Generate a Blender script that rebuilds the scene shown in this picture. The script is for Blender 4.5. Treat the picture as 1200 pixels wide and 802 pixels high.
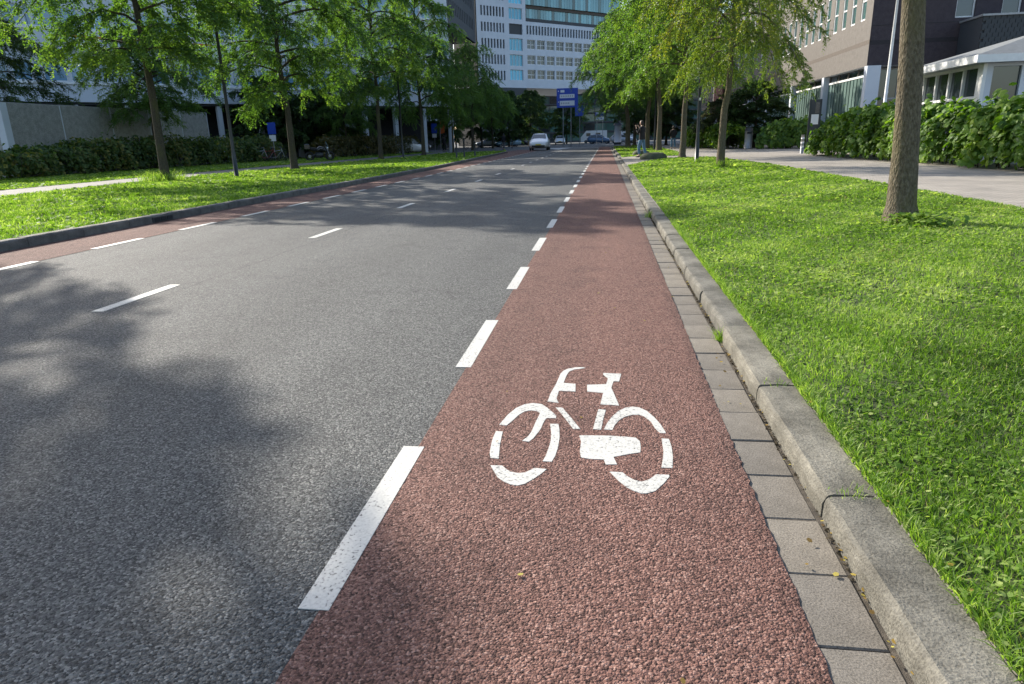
import bpy, math, random
import numpy as np
from mathutils import Matrix, Vector

# ------------------------------------------------------------------ reset
for o in list(bpy.data.objects):
    bpy.data.objects.remove(o)
random.seed(7)
rng = np.random.default_rng(7)
R = math.radians
scene = bpy.context.scene
COL = scene.collection

# ------------------------------------------------------------------ camera
cam = bpy.data.cameras.new('camera')
cam.sensor_width = 36.0
cam.sensor_fit = 'HORIZONTAL'
cam.lens = 36.0 * 789.58 / 1200.0
cam.clip_start = 0.05
cam.clip_end = 3000
cam_o = bpy.data.objects.new('camera', cam)
COL.objects.link(cam_o)
_f = Vector((-0.13394656, 0.94839203, -0.28742108))
_r = Vector((0.99091593, 0.131691, -0.02725994))
_u = Vector((-0.01199766, 0.2884615, 0.95741632))
cam_o.matrix_world = Matrix(((_r.x, _u.x, -_f.x, 0.0), (_r.y, _u.y, -_f.y, 0.0), (_r.z, _u.z, -_f.z, 1.19), (0, 0, 0, 1)))
scene.camera = cam_o

# ------------------------------------------------------------------ sky, sun, exposure
SUN_EL = R(31.0)
TO_SUN = Vector((-1.0, 0.84, 0.0)).normalized()          # sun stands ahead and to the left
TO_SUN = Vector((TO_SUN.x * math.cos(SUN_EL), TO_SUN.y * math.cos(SUN_EL), math.sin(SUN_EL)))
world = bpy.data.worlds.new('World')
scene.world = world
world.use_nodes = True
nt = world.node_tree
bg = nt.nodes['Background']
sky = nt.nodes.new('ShaderNodeTexSky')
sky.sky_type = 'NISHITA'
sky.sun_disc = False
sky.sun_elevation = SUN_EL
sky.sun_rotation = math.atan2(TO_SUN.x, TO_SUN.y)
sky.air_density = 1.0
sky.dust_density = 1.8
sky.ozone_density = 0.8
nt.links.new(sky.outputs[0], bg.inputs[0])
bg.inputs[1].default_value = 0.15
sun = bpy.data.lights.new('sun', 'SUN')
sun.energy = 4.6
sun.angle = R(0.55)
sun.color = (1.0, 0.93, 0.82)
sun_o = bpy.data.objects.new('sun', sun)
COL.objects.link(sun_o)
sun_o.rotation_euler = (-TO_SUN).to_track_quat('-Z', 'Y').to_euler()
vs = scene.view_settings
vs.view_transform = 'Standard'
vs.look = 'None'
vs.gamma = 1.0
vs.exposure = 0.9
vs.use_curve_mapping = False
scene.cycles.max_bounces = 8
scene.cycles.use_denoising = True
scene.cycles.denoising_prefilter = 'ACCURATE'
scene.cycles.transparent_max_bounces = 8

# ------------------------------------------------------------------ materials
def ramp(n, stops):
    r = n.new('ShaderNodeValToRGB')
    e = r.color_ramp.elements
    while len(e) < len(stops):
        e.new(0.5)
    for i, (p, c) in enumerate(stops):
        e[i].position = p
        e[i].color = (c[0], c[1], c[2], 1)
    return r

def base_mat(name):
    m = bpy.data.materials.new(name)
    m.use_nodes = True
    t = m.node_tree
    return m, t.nodes, t.links, t.nodes['Principled BSDF']

def coords(n, l, scale=(1, 1, 1), generated=False):
    tc = n.new('ShaderNodeTexCoord')
    mp = n.new('ShaderNodeMapping')
    mp.inputs['Scale'].default_value = scale
    l.new(tc.outputs['Object'], mp.inputs[0])
    return mp

def plain(name, col, rough=0.6, metal=0.0, var=0.12, nscale=6.0, bump=0.0, spec=0.5, coat=0.0):
    """a colour with a little uneven tone and fine relief"""
    m, n, l, b = base_mat(name)
    mp = coords(n, l)
    no = n.new('ShaderNodeTexNoise')
    no.inputs['Scale'].default_value = nscale
    no.inputs['Detail'].default_value = 6
    l.new(mp.outputs[0], no.inputs['Vector'])
    c0 = [max(0, c * (1 - var)) for c in col]
    c1 = [min(1, c * (1 + var)) for c in col]
    r = ramp(n, [(0.3, c0), (0.7, c1)])
    l.new(no.outputs[0], r.inputs[0])
    l.new(r.outputs[0], b.inputs['Base Color'])
    b.inputs['Roughness'].default_value = rough
    b.inputs['Metallic'].default_value = metal
    b.inputs['Specular IOR Level'].default_value = spec
    b.inputs['Coat Weight'].default_value = coat
    if bump > 0:
        bp = n.new('ShaderNodeBump')
        bp.inputs['Strength'].default_value = bump
        bp.inputs['Distance'].default_value = 0.01
        n2 = n.new('ShaderNodeTexNoise')
        n2.inputs['Scale'].default_value = nscale * 12
        n2.inputs['Detail'].default_value = 5
        l.new(mp.outputs[0], n2.inputs['Vector'])
        l.new(n2.outputs[0], bp.inputs['Height'])
        l.new(bp.outputs[0], b.inputs['Normal'])
    return m

def stone_asphalt(name, cols, cell=105.0, strength=0.9, dist=0.006, rough=0.62, wear=None, tracks=()):
    """open-textured asphalt: every stone its own tone, real relief between the stones"""
    m, n, l, b = base_mat(name)
    mp = coords(n, l)
    wob = n.new('ShaderNodeTexNoise')
    wob.inputs['Scale'].default_value = cell * 1.3
    wob.inputs['Detail'].default_value = 2
    l.new(mp.outputs[0], wob.inputs['Vector'])
    add = n.new('ShaderNodeMix')
    add.data_type = 'VECTOR'
    add.inputs[0].default_value = 0.006
    l.new(mp.outputs[0], add.inputs[4])
    l.new(wob.outputs['Color'], add.inputs[5])
    v = n.new('ShaderNodeTexVoronoi')
    v.inputs['Scale'].default_value = cell
    v.inputs['Randomness'].default_value = 1.0
    l.new(add.outputs[1], v.inputs['Vector'])
    sep = n.new('ShaderNodeSeparateColor')
    l.new(v.outputs['Color'], sep.inputs[0])
    st = ramp(n, [(0.0, cols[0]), (0.45, cols[1]), (0.85, cols[2]), (1.0, cols[3])])
    l.new(sep.outputs[0], st.inputs[0])
    # wide, weak wear
    big = n.new('ShaderNodeTexNoise')
    big.inputs['Scale'].default_value = 0.55
    big.inputs['Detail'].default_value = 5
    big.inputs['Roughness'].default_value = 0.65
    mp2 = coords(n, l, (1.6, 0.35, 1))
    l.new(mp2.outputs[0], big.inputs['Vector'])
    bigr = ramp(n, [(0.3, (0.86, 0.86, 0.86)), (0.7, (1.14, 1.13, 1.1))])
    l.new(big.outputs[0], bigr.inputs[0])
    mul = n.new('ShaderNodeMix')
    mul.data_type = 'RGBA'
    mul.blend_type = 'MULTIPLY'
    mul.inputs[0].default_value = 1.0
    l.new(st.outputs[0], mul.inputs[6])
    l.new(bigr.outputs[0], mul.inputs[7])
    out = mul.outputs[2]
    if tracks:
        sx = n.new('ShaderNodeSeparateXYZ')
        tcx = n.new('ShaderNodeTexCoord')
        l.new(tcx.outputs['Object'], sx.inputs[0])
        wv = n.new('ShaderNodeTexNoise')
        wv.inputs['Scale'].default_value = 1.1
        wv.inputs['Detail'].default_value = 4
        l.new(mp.outputs[0], wv.inputs['Vector'])
        wx = n.new('ShaderNodeMath'); wx.operation = 'MULTIPLY_ADD'; wx.inputs[1].default_value = 0.09
        l.new(wv.outputs[0], wx.inputs[0]); l.new(sx.outputs[0], wx.inputs[2])
        for (cx, w_, mlt) in tracks:
            d1 = n.new('ShaderNodeMath'); d1.operation = 'SUBTRACT'; d1.inputs[1].default_value = cx + 0.045
            l.new(wx.outputs[0], d1.inputs[0])
            d2 = n.new('ShaderNodeMath'); d2.operation = 'ABSOLUTE'
            l.new(d1.outputs[0], d2.inputs[0])
            mr = n.new('ShaderNodeMapRange'); mr.interpolation_type = 'SMOOTHSTEP'
            mr.inputs['From Min'].default_value = 0.0; mr.inputs['From Max'].default_value = w_
            mr.inputs['To Min'].default_value = mlt; mr.inputs['To Max'].default_value = 1.0
            l.new(d2.outputs[0], mr.inputs['Value'])
            mm = n.new('ShaderNodeMix'); mm.data_type = 'RGBA'; mm.blend_type = 'MULTIPLY'; mm.inputs[0].default_value = 1.0
            l.new(out, mm.inputs[6]); l.new(mr.outputs[0], mm.inputs[7])
            out = mm.outputs[2]
    # small oil and patch stains
    spot = n.new('ShaderNodeTexNoise')
    spot.inputs['Scale'].default_value = 3.1
    spot.inputs['Detail'].default_value = 8
    l.new(mp.outputs[0], spot.inputs['Vector'])
    sr = ramp(n, [(0.30, (0.78, 0.78, 0.79)), (0.46, (1, 1, 1))])
    l.new(spot.outputs[0], sr.inputs[0])
    mul2 = n.new('ShaderNodeMix')
    mul2.data_type = 'RGBA'
    mul2.blend_type = 'MULTIPLY'
    mul2.inputs[0].default_value = 0.8
    l.new(out, mul2.inputs[6])
    l.new(sr.outputs[0], mul2.inputs[7])
    l.new(mul2.outputs[2], b.inputs['Base Color'])
    # relief
    fine = n.new('ShaderNodeTexNoise')
    fine.inputs['Scale'].default_value = cell * 4
    fine.inputs['Detail'].default_value = 3
    l.new(mp.outputs[0], fine.inputs['Vector'])
    pit = n.new('ShaderNodeTexNoise')
    pit.inputs['Scale'].default_value = cell * 0.55
    pit.inputs['Detail'].default_value = 2
    l.new(mp.outputs[0], pit.inputs['Vector'])
    inv = n.new('ShaderNodeMath')
    inv.operation = 'MULTIPLY_ADD'
    inv.inputs[1].default_value = -1.0
    l.new(v.outputs['Distance'], inv.inputs[0])
    l.new(sep.outputs[1], inv.inputs[2])
    h2 = n.new('ShaderNodeMath')
    h2.operation = 'MULTIPLY_ADD'
    h2.inputs[1].default_value = 0.25
    l.new(fine.outputs[0], h2.inputs[0])
    l.new(inv.outputs[0], h2.inputs[2])
    h3 = n.new('ShaderNodeMath')
    h3.operation = 'MULTIPLY_ADD'
    h3.inputs[1].default_value = 1.7
    l.new(pit.outputs[0], h3.inputs[0])
    l.new(h2.outputs[0], h3.inputs[2])
    bp = n.new('ShaderNodeBump')
    bp.inputs['Strength'].default_value = strength
    bp.inputs['Distance'].default_value = dist
    l.new(h3.outputs[0], bp.inputs['Height'])
    l.new(bp.outputs[0], b.inputs['Normal'])
    b.inputs['Roughness'].default_value = rough
    b.inputs['Specular IOR Level'].default_value = 0.36
    return m

def leaf_mat(name, dark, mid, light, trans=0.45, rough=0.45, gloss=0.06, scale=0.6):
    """two-sided leaf: diffuse + light shining through; tone per leaf from the 'tone' attribute"""
    m = bpy.data.materials.new(name)
    m.use_nodes = True
    n, l = m.node_tree.nodes, m.node_tree.links
    n.clear()
    out = n.new('ShaderNodeOutputMaterial')
    at = n.new('ShaderNodeAttribute')
    at.attribute_name = 'tone'
    r = ramp(n, [(0.0, dark), (0.5, mid), (1.0, light)])
    l.new(at.outputs['Fac'], r.inputs[0])
    d = n.new('ShaderNodeBsdfDiffuse')
    t = n.new('ShaderNodeBsdfTranslucent')
    g = n.new('ShaderNodeBsdfGlossy')
    g.inputs['Roughness'].default_value = rough
    g.inputs['Color'].default_value = (0.9, 0.95, 0.9, 1)
    l.new(r.outputs[0], d.inputs[0])
    warm = n.new('ShaderNodeMix')
    warm.data_type = 'RGBA'
    warm.blend_type = 'MULTIPLY'
    warm.inputs[0].default_value = 1.0
    warm.inputs[7].default_value = (1.45, 1.6, 0.65, 1)
    l.new(r.outputs[0], warm.inputs[6])
    l.new(warm.outputs[2], t.inputs[0])
    m1 = n.new('ShaderNodeMixShader')
    m1.inputs[0].default_value = trans
    l.new(d.outputs[0], m1.inputs[1])
    l.new(t.outputs[0], m1.inputs[2])
    m2 = n.new('ShaderNodeMixShader')
    m2.inputs[0].default_value = gloss
    l.new(m1.outputs[0], m2.inputs[1])
    l.new(g.outputs[0], m2.inputs[2])
    l.new(m2.outputs[0], out.inputs[0])
    return m

def concrete(name, c0, c1, c2, bump=0.5, fine=160.0, vary=True):
    m, n, l, b = base_mat(name)
    mp = coords(n, l)
    a = n.new('ShaderNodeTexNoise')
    a.inputs['Scale'].default_value = 3.5
    a.inputs['Detail'].default_value = 9
    a.inputs['Roughness'].default_value = 0.7
    l.new(mp.outputs[0], a.inputs['Vector'])
    r = ramp(n, [(0.36, c0), (0.5, c1), (0.64, c2)])
    l.new(a.outputs[0], r.inputs[0])
    f = n.new('ShaderNodeTexNoise')
    f.inputs['Scale'].default_value = fine
    f.inputs['Detail'].default_value = 4
    l.new(mp.outputs[0], f.inputs['Vector'])
    fr = ramp(n, [(0.32, (0.62, 0.61, 0.58)), (0.5, (1, 1, 1)), (0.68, (1.25, 1.24, 1.2))])
    l.new(f.outputs[0], fr.inputs[0])
    mu = n.new('ShaderNodeMix')
    mu.data_type = 'RGBA'
    mu.blend_type = 'MULTIPLY'
    mu.inputs[0].default_value = 1.0
    l.new(r.outputs[0], mu.inputs[6])
    l.new(fr.outputs[0], mu.inputs[7])
    last = mu.outputs[2]
    if vary:
        oi = n.new('ShaderNodeObjectInfo')
        vr = ramp(n, [(0, (0.84, 0.84, 0.85)), (1, (1.12, 1.1, 1.06))])
        l.new(oi.outputs['Random'], vr.inputs[0])
        m2 = n.new('ShaderNodeMix')
        m2.data_type = 'RGBA'
        m2.blend_type = 'MULTIPLY'
        m2.inputs[0].default_value = 1.0
        l.new(last, m2.inputs[6])
        l.new(vr.outputs[0], m2.inputs[7])
        last = m2.outputs[2]
    l.new(last, b.inputs['Base Color'])
    b.inputs['Roughness'].default_value = 0.85
    b.inputs['Specular IOR Level'].default_value = 0.3
    bp = n.new('ShaderNodeBump')
    bp.inputs['Strength'].default_value = bump
    bp.inputs['Distance'].default_value = 0.004
    l.new(f.outputs[0], bp.inputs['Height'])
    l.new(bp.outputs[0], b.inputs['Normal'])
    return m

def brick_mat(name, c1, c2, mortar, bw, bh, ms=0.008, rot=0.0, bump=0.4):
    m, n, l, b = base_mat(name)
    mp = coords(n, l)
    mp.inputs['Rotation'].default_value = (0, 0, rot)
    t = n.new('ShaderNodeTexBrick')
    t.inputs['Scale'].default_value = 1.0
    t.inputs['Color1'].default_value = (*c1, 1)
    t.inputs['Color2'].default_value = (*c2, 1)
    t.inputs['Mortar'].default_value = (*mortar, 1)
    t.inputs['Mortar Size'].default_value = ms
    t.inputs['Brick Width'].default_value = bw
    t.inputs['Row Height'].default_value = bh
    l.new(mp.outputs[0], t.inputs['Vector'])
    no = n.new('ShaderNodeTexNoise')
    no.inputs['Scale'].default_value = 1.2
    no.inputs['Detail'].default_value = 7
    l.new(mp.outputs[0], no.inputs['Vector'])
    r = ramp(n, [(0.3, (0.8, 0.8, 0.8)), (0.7, (1.15, 1.14, 1.12))])
    l.new(no.outputs[0], r.inputs[0])
    mu = n.new('ShaderNodeMix')
    mu.data_type = 'RGBA'
    mu.blend_type = 'MULTIPLY'
    mu.inputs[0].default_value = 1.0
    l.new(t.outputs[0], mu.inputs[6])
    l.new(r.outputs[0], mu.inputs[7])
    l.new(mu.outputs[2], b.inputs['Base Color'])
    b.inputs['Roughness'].default_value = 0.85
    bp = n.new('ShaderNodeBump')
    bp.inputs['Strength'].default_value = bump
    bp.inputs['Distance'].default_value = 0.004
    l.new(t.outputs[1], bp.inputs['Height'])
    bp.invert = True
    l.new(bp.outputs[0], b.inputs['Normal'])
    return m

def glass_mat(name, col, rough=0.06, var=0.5, scale=0.35):
    """dark window glass that mirrors the street"""
    m, n, l, b = base_mat(name)
    mp = coords(n, l)
    no = n.new('ShaderNodeTexNoise')
    no.inputs['Scale'].default_value = scale
    l.new(mp.outputs[0], no.inputs['Vector'])
    oi = n.new('ShaderNodeObjectInfo')
    ad = n.new('ShaderNodeMath')
    ad.operation = 'ADD'
    l.new(no.outputs[0], ad.inputs[0])
    l.new(oi.outputs['Random'], ad.inputs[1])
    hf = n.new('ShaderNodeMath')
    hf.operation = 'MULTIPLY'
    hf.inputs[1].default_value = 0.5
    l.new(ad.outputs[0], hf.inputs[0])
    r = ramp(n, [(0.2, [c * (1 - var) for c in col]), (0.8, [min(1, c * (1 + var)) for c in col])])
    l.new(hf.outputs[0], r.inputs[0])
    l.new(r.outputs[0], b.inputs['Base Color'])
    b.inputs['Roughness'].default_value = rough
    b.inputs['Specular IOR Level'].default_value = 0.8
    return m

def bark_mat(name, c0, c1, c2, moss=None):
    m, n, l, b = base_mat(name)
    mp = coords(n, l, (1, 1, 0.4))
    no = n.new('ShaderNodeTexNoise')
    no.inputs['Scale'].default_value = 42
    no.inputs['Detail'].default_value = 8
    no.inputs['Roughness'].default_value = 0.7
    l.new(mp.outputs[0], no.inputs['Vector'])
    r = ramp(n, [(0.3, c0), (0.5, c1), (0.72, c2)])
    l.new(no.outputs[0], r.inputs[0])
    last = r.outputs[0]
    n3 = n.new('ShaderNodeTexNoise')
    n3.inputs['Scale'].default_value = 2.2
    n3.inputs['Detail'].default_value = 6
    l.new(mp.outputs[0], n3.inputs['Vector'])
    mr = ramp(n, [(0.48, (0, 0, 0)), (0.62, (1, 1, 1))])
    l.new(n3.outputs[0], mr.inputs[0])
    mx = n.new('ShaderNodeMix')
    mx.data_type = 'RGBA'
    mx.inputs[7].default_value = (*(moss or (0.09, 0.1, 0.04)), 1)
    fac = n.new('ShaderNodeMath')
    fac.operation = 'MULTIPLY'
    fac.inputs[1].default_value = 0.55
    l.new(mr.outputs[0], fac.inputs[0])
    l.new(fac.outputs[0], mx.inputs[0])
    l.new(last, mx.inputs[6])
    l.new(mx.outputs[2], b.inputs['Base Color'])
    b.inputs['Roughness'].default_value = 0.9
    b.inputs['Specular IOR Level'].default_value = 0.2
    v = n.new('ShaderNodeTexVoronoi')
    v.inputs['Scale'].default_value = 46
    l.new(mp.outputs[0], v.inputs['Vector'])
    ad = n.new('ShaderNodeMath')
    ad.operation = 'MULTIPLY_ADD'
    ad.inputs[1].default_value = 0.8
    l.new(v.outputs['Distance'], ad.inputs[0])
    l.new(no.outputs[0], ad.inputs[2])
    bp = n.new('ShaderNodeBump')
    bp.inputs['Strength'].default_value = 1.0
    bp.inputs['Distance'].default_value = 0.02
    l.new(ad.outputs[0], bp.inputs['Height'])
    l.new(bp.outputs[0], b.inputs['Normal'])
    return m

def paint_mat():
    """thermoplastic road paint, worn where grit shows through"""
    m, n, l, b = base_mat('road_paint')
    mp = coords(n, l)
    a = n.new('ShaderNodeTexNoise')
    a.inputs['Scale'].default_value = 2.0
    a.inputs['Detail'].default_value = 6
    l.new(mp.outputs[0], a.inputs['Vector'])
    f = n.new('ShaderNodeTexNoise')
    f.inputs['Scale'].default_value = 95
    f.inputs['Detail'].default_value = 4
    l.new(mp.outputs[0], f.inputs['Vector'])
    s = n.new('ShaderNodeMath')
    s.operation = 'MULTIPLY_ADD'
    s.inputs[1].default_value = 0.45
    l.new(a.outputs[0], s.inputs[0])
    l.new(f.outputs[0], s.inputs[2])
    r = ramp(n, [(0.55, (0.13, 0.127, 0.12)), (0.585, (0.4, 0.39, 0.36)), (0.7, (0.485, 0.475, 0.435)), (0.95, (0.54, 0.53, 0.485))])
    l.new(s.outputs[0], r.inputs[0])
    l.new(r.outputs[0], b.inputs['Base Color'])
    b.inputs['Roughness'].default_value = 0.6
    bp = n.new('ShaderNodeBump')
    bp.inputs['Strength'].default_value = 0.35
    bp.inputs['Distance'].default_value = 0.004
    l.new(f.outputs[0], bp.inputs['Height'])
    l.new(bp.outputs[0], b.inputs['Normal'])
    return m

M = {}
M['asphalt'] = stone_asphalt('asphalt', [(0.022, 0.023, 0.024), (0.084, 0.087, 0.087), (0.15, 0.153, 0.15), (0.26, 0.262, 0.252)], cell=150, strength=1.0, dist=0.0066, rough=0.76, tracks=[(-5.8, 0.35, 1.1), (-4.55, 0.35, 1.08), (-3.15, 0.4, 1.1), (-1.7, 0.4, 1.09), (-3.7, 0.012, 0.5), (-2.4, 0.28, 0.92), (-5.15, 0.3, 0.93)])
M['red_asphalt'] = stone_asphalt('red_asphalt', [(0.046, 0.021, 0.016), (0.166, 0.08, 0.063), (0.252, 0.135, 0.108), (0.35, 0.218, 0.18)], cell=150, strength=1.0, dist=0.0066, rough=0.85, tracks=[(0.0, 0.3, 1.08), (0.5, 0.05, 0.8), (-0.55, 0.12, 0.94)])
M['paint'] = paint_mat()
M['kerb'] = concrete('kerb_concrete', (0.088, 0.083, 0.069), (0.142, 0.135, 0.114), (0.21, 0.2, 0.17), 1.0, 140)
M['kerb_shaded'] = concrete('kerb_concrete_shaded', (0.085, 0.08, 0.075), (0.13, 0.125, 0.115), (0.18, 0.17, 0.16), 0.7, 120)  # left kerb's shaded look darkened into its concrete colour
M['paver'] = concrete('paver_concrete', (0.14, 0.126, 0.106), (0.188, 0.17, 0.145), (0.235, 0.214, 0.184), 0.5, 170)
M['wall_concrete'] = concrete('wall_concrete', (0.25, 0.25, 0.23), (0.32, 0.318, 0.295), (0.38, 0.376, 0.35), 0.3, 30)
M['joint'] = plain('joint_sand', (0.085, 0.072, 0.056), 0.95, var=0.4, nscale=40, bump=0.6)
M['path'] = brick_mat('path_brick', (0.27, 0.245, 0.215), (0.33, 0.3, 0.265), (0.15, 0.135, 0.11), 0.21, 0.105, 0.008)
M['path_left'] = brick_mat('path_tile', (0.14, 0.136, 0.128), (0.17, 0.166, 0.158), (0.1, 0.096, 0.085), 0.3, 0.3, 0.008)
M['soil'] = plain('lawn_soil', (0.055, 0.075, 0.022), 0.95, var=0.5, nscale=9, bump=0.8)
M['earth'] = plain('earth', (0.07, 0.062, 0.045), 0.95, var=0.3, nscale=2)
M['grass'] = leaf_mat('grass_blade', (0.045, 0.09, 0.012), (0.152, 0.265, 0.03), (0.37, 0.44, 0.15), 0.5, 0.5, 0.02)
M['straw'] = leaf_mat('dry_straw', (0.16, 0.12, 0.05), (0.3, 0.25, 0.1), (0.42, 0.37, 0.18), 0.3, 0.6, 0.01)
M['clover'] = leaf_mat('clover_leaf', (0.07, 0.13, 0.018), (0.14, 0.24, 0.035), (0.26, 0.34, 0.09), 0.35, 0.45, 0.03)
M['leaf'] = leaf_mat('tree_leaf', (0.042, 0.095, 0.02), (0.098, 0.185, 0.032), (0.22, 0.3, 0.05), 0.52, 0.5, 0.05)
M['leaf_gold'] = leaf_mat('tree_leaf_turning', (0.06, 0.105, 0.014), (0.14, 0.2, 0.022), (0.33, 0.27, 0.035), 0.52, 0.5, 0.05)
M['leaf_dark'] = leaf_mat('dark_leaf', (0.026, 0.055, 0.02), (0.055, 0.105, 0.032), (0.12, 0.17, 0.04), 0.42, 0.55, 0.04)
M['leaf_hedge'] = leaf_mat('hedge_leaf', (0.05, 0.11, 0.014), (0.12, 0.22, 0.022), (0.24, 0.33, 0.04), 0.42, 0.55, 0.03)
M['leaf_rust'] = leaf_mat('rusty_hedge_leaf', (0.05, 0.06, 0.016), (0.1, 0.09, 0.025), (0.2, 0.14, 0.05), 0.35, 0.5, 0.04)
M['leaf_mixed'] = leaf_mat('mixed_hedge_leaf', (0.035, 0.07, 0.022), (0.085, 0.14, 0.032), (0.23, 0.2, 0.055), 0.4, 0.55, 0.03)
M['leaf_blossom'] = leaf_mat('pale_shrub_leaf', (0.03, 0.06, 0.02), (0.09, 0.11, 0.06), (0.42, 0.36, 0.3), 0.3, 0.5, 0.04)
M['fallen'] = leaf_mat('fallen_leaf', (0.12, 0.07, 0.025), (0.3, 0.2, 0.04), (0.4, 0.36, 0.08), 0.2, 0.5, 0.04)
M['dirt'] = leaf_mat('dirt_crumb', (0.03, 0.025, 0.018), (0.06, 0.05, 0.035), (0.12, 0.1, 0.07), 0.05, 0.8, 0.0)
M['bark'] = bark_mat('bark', (0.05, 0.04, 0.026), (0.13, 0.108, 0.074), (0.23, 0.2, 0.145), (0.13, 0.12, 0.045))
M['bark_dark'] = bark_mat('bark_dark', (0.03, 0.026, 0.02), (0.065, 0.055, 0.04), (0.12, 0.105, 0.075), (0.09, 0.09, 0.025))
M['twig'] = plain('twig', (0.05, 0.04, 0.025), 0.9)
M['black_paint'] = plain('black_paint', (0.022, 0.026, 0.03), 0.4, var=0.1)
M['grey_metal'] = plain('grey_metal', (0.3, 0.31, 0.32), 0.45, 0.3)
M['dark_metal'] = plain('dark_metal', (0.05, 0.052, 0.056), 0.5, 0.2)
M['white_metal'] = plain('white_metal', (0.72, 0.72, 0.7), 0.4, var=0.05)
M['white_frame'] = plain('white_frame', (0.74, 0.74, 0.72), 0.5, var=0.05)
M['brown_panel'] = concrete('brown_panel', (0.135, 0.123, 0.112), (0.155, 0.141, 0.128), (0.172, 0.157, 0.143), 0.25, 40, False)
M['shaded_panel'] = concrete('shaded_purple_panel', (0.05, 0.04, 0.047), (0.06, 0.049, 0.056), (0.07, 0.057, 0.064), 0.2, 40, False)  # purple end panels, darkened to carry the wall's shaded side
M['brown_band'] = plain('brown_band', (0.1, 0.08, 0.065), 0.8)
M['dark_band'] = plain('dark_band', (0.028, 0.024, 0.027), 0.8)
M['glass'] = glass_mat('window_glass', (0.035, 0.045, 0.05))
M['glass_teal'] = glass_mat('teal_glass', (0.05, 0.11, 0.1), 0.08)
M['glass_blue'] = glass_mat('cyan_glass', (0.06, 0.42, 0.6), 0.2, 0.3)
M['glass_tower'] = glass_mat('tower_teal_glass', (0.14, 0.34, 0.37), 0.1, 0.45, 0.15)
M['glass_sky'] = glass_mat('sky_blue_glass', (0.14, 0.27, 0.4), 0.12, 0.3)
M['glass_green'] = glass_mat('green_screen_glass', (0.14, 0.2, 0.18), 0.15, 0.25)
M['white_wall'] = plain('white_cladding', (0.57, 0.61, 0.67), 0.6, var=0.06, nscale=0.6)
M['pale_wall'] = plain('pale_grey_cladding', (0.55, 0.585, 0.63), 0.65, var=0.07, nscale=0.5)
M['dark_wall'] = plain('dark_cladding', (0.045, 0.05, 0.058), 0.6, var=0.12, nscale=0.4)
M['black_void'] = plain('dark_interior', (0.015, 0.016, 0.018), 0.8, var=0.2)
M['slate'] = brick_mat('slate_tile', (0.05, 0.058, 0.065), (0.085, 0.095, 0.1), (0.022, 0.024, 0.027), 0.32, 0.22, 0.018, 0, 1.0)
M['roof_grey'] = plain('grey_roof', (0.17, 0.18, 0.18), 0.75, var=0.12)
M['yellow_brick'] = brick_mat('yellow_brick', (0.4, 0.3, 0.2), (0.47, 0.36, 0.25), (0.36, 0.33, 0.28), 0.22, 0.07, 0.01)
M['red_panel'] = plain('dark_red_panel', (0.16, 0.04, 0.03), 0.6)
M['sign_blue'] = plain('sign_blue', (0.012, 0.06, 0.42), 0.45, var=0.04)
M['sign_white'] = plain('sign_white', (0.78, 0.78, 0.78), 0.5, var=0.03)
M['orange'] = plain('orange_cloth', (0.6, 0.13, 0.03), 0.8)
M['rubber'] = plain('rubber', (0.018, 0.018, 0.019), 0.8)
M['rim'] = plain('wheel_rim', (0.2, 0.205, 0.21), 0.4, 0.8)
M['car_white'] = plain('white_car_paint', (0.74, 0.75, 0.76), 0.25, var=0.02, coat=0.6)
M['car_silver'] = plain('silver_car_paint', (0.42, 0.44, 0.46), 0.3, 0.4, var=0.02, coat=0.6)
M['car_blue'] = plain('blue_car_paint', (0.05, 0.11, 0.2), 0.25, 0.2, var=0.02, coat=0.6)
M['car_light_blue'] = plain('light_blue_car_paint', (0.25, 0.4, 0.5), 0.25, 0.2, var=0.02, coat=0.6)
M['car_black'] = plain('black_car_paint', (0.02, 0.021, 0.024), 0.25, 0.2, var=0.02, coat=0.6)
M['car_red'] = plain('red_car_paint', (0.35, 0.03, 0.025), 0.25, 0.1, var=0.02, coat=0.6)
M['headlight'] = plain('headlight_glass', (0.75, 0.77, 0.78), 0.12, 0.3)
M['plate'] = plain('yellow_plate', (0.65, 0.5, 0.05), 0.5)
M['skin'] = plain('skin', (0.5, 0.32, 0.23), 0.55, var=0.06)
M['hair'] = plain('dark_hair', (0.025, 0.018, 0.014), 0.6)
M['black_cloth'] = plain('black_cloth', (0.016, 0.016, 0.019), 0.9)
M['grey_cloth'] = plain('grey_cloth', (0.12, 0.12, 0.13), 0.9)
M['denim'] = plain('denim', (0.075, 0.16, 0.24), 0.9, var=0.25, nscale=9)
M['shoe'] = plain('shoe', (0.06, 0.055, 0.05), 0.7)
M['moss_stone'] = plain('mossy_stone', (0.09, 0.095, 0.055), 0.95, var=0.35, nscale=5, bump=0.8)
M['manhole'] = plain('cast_iron', (0.06, 0.06, 0.062), 0.6, 0.5, bump=0.6)

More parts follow.
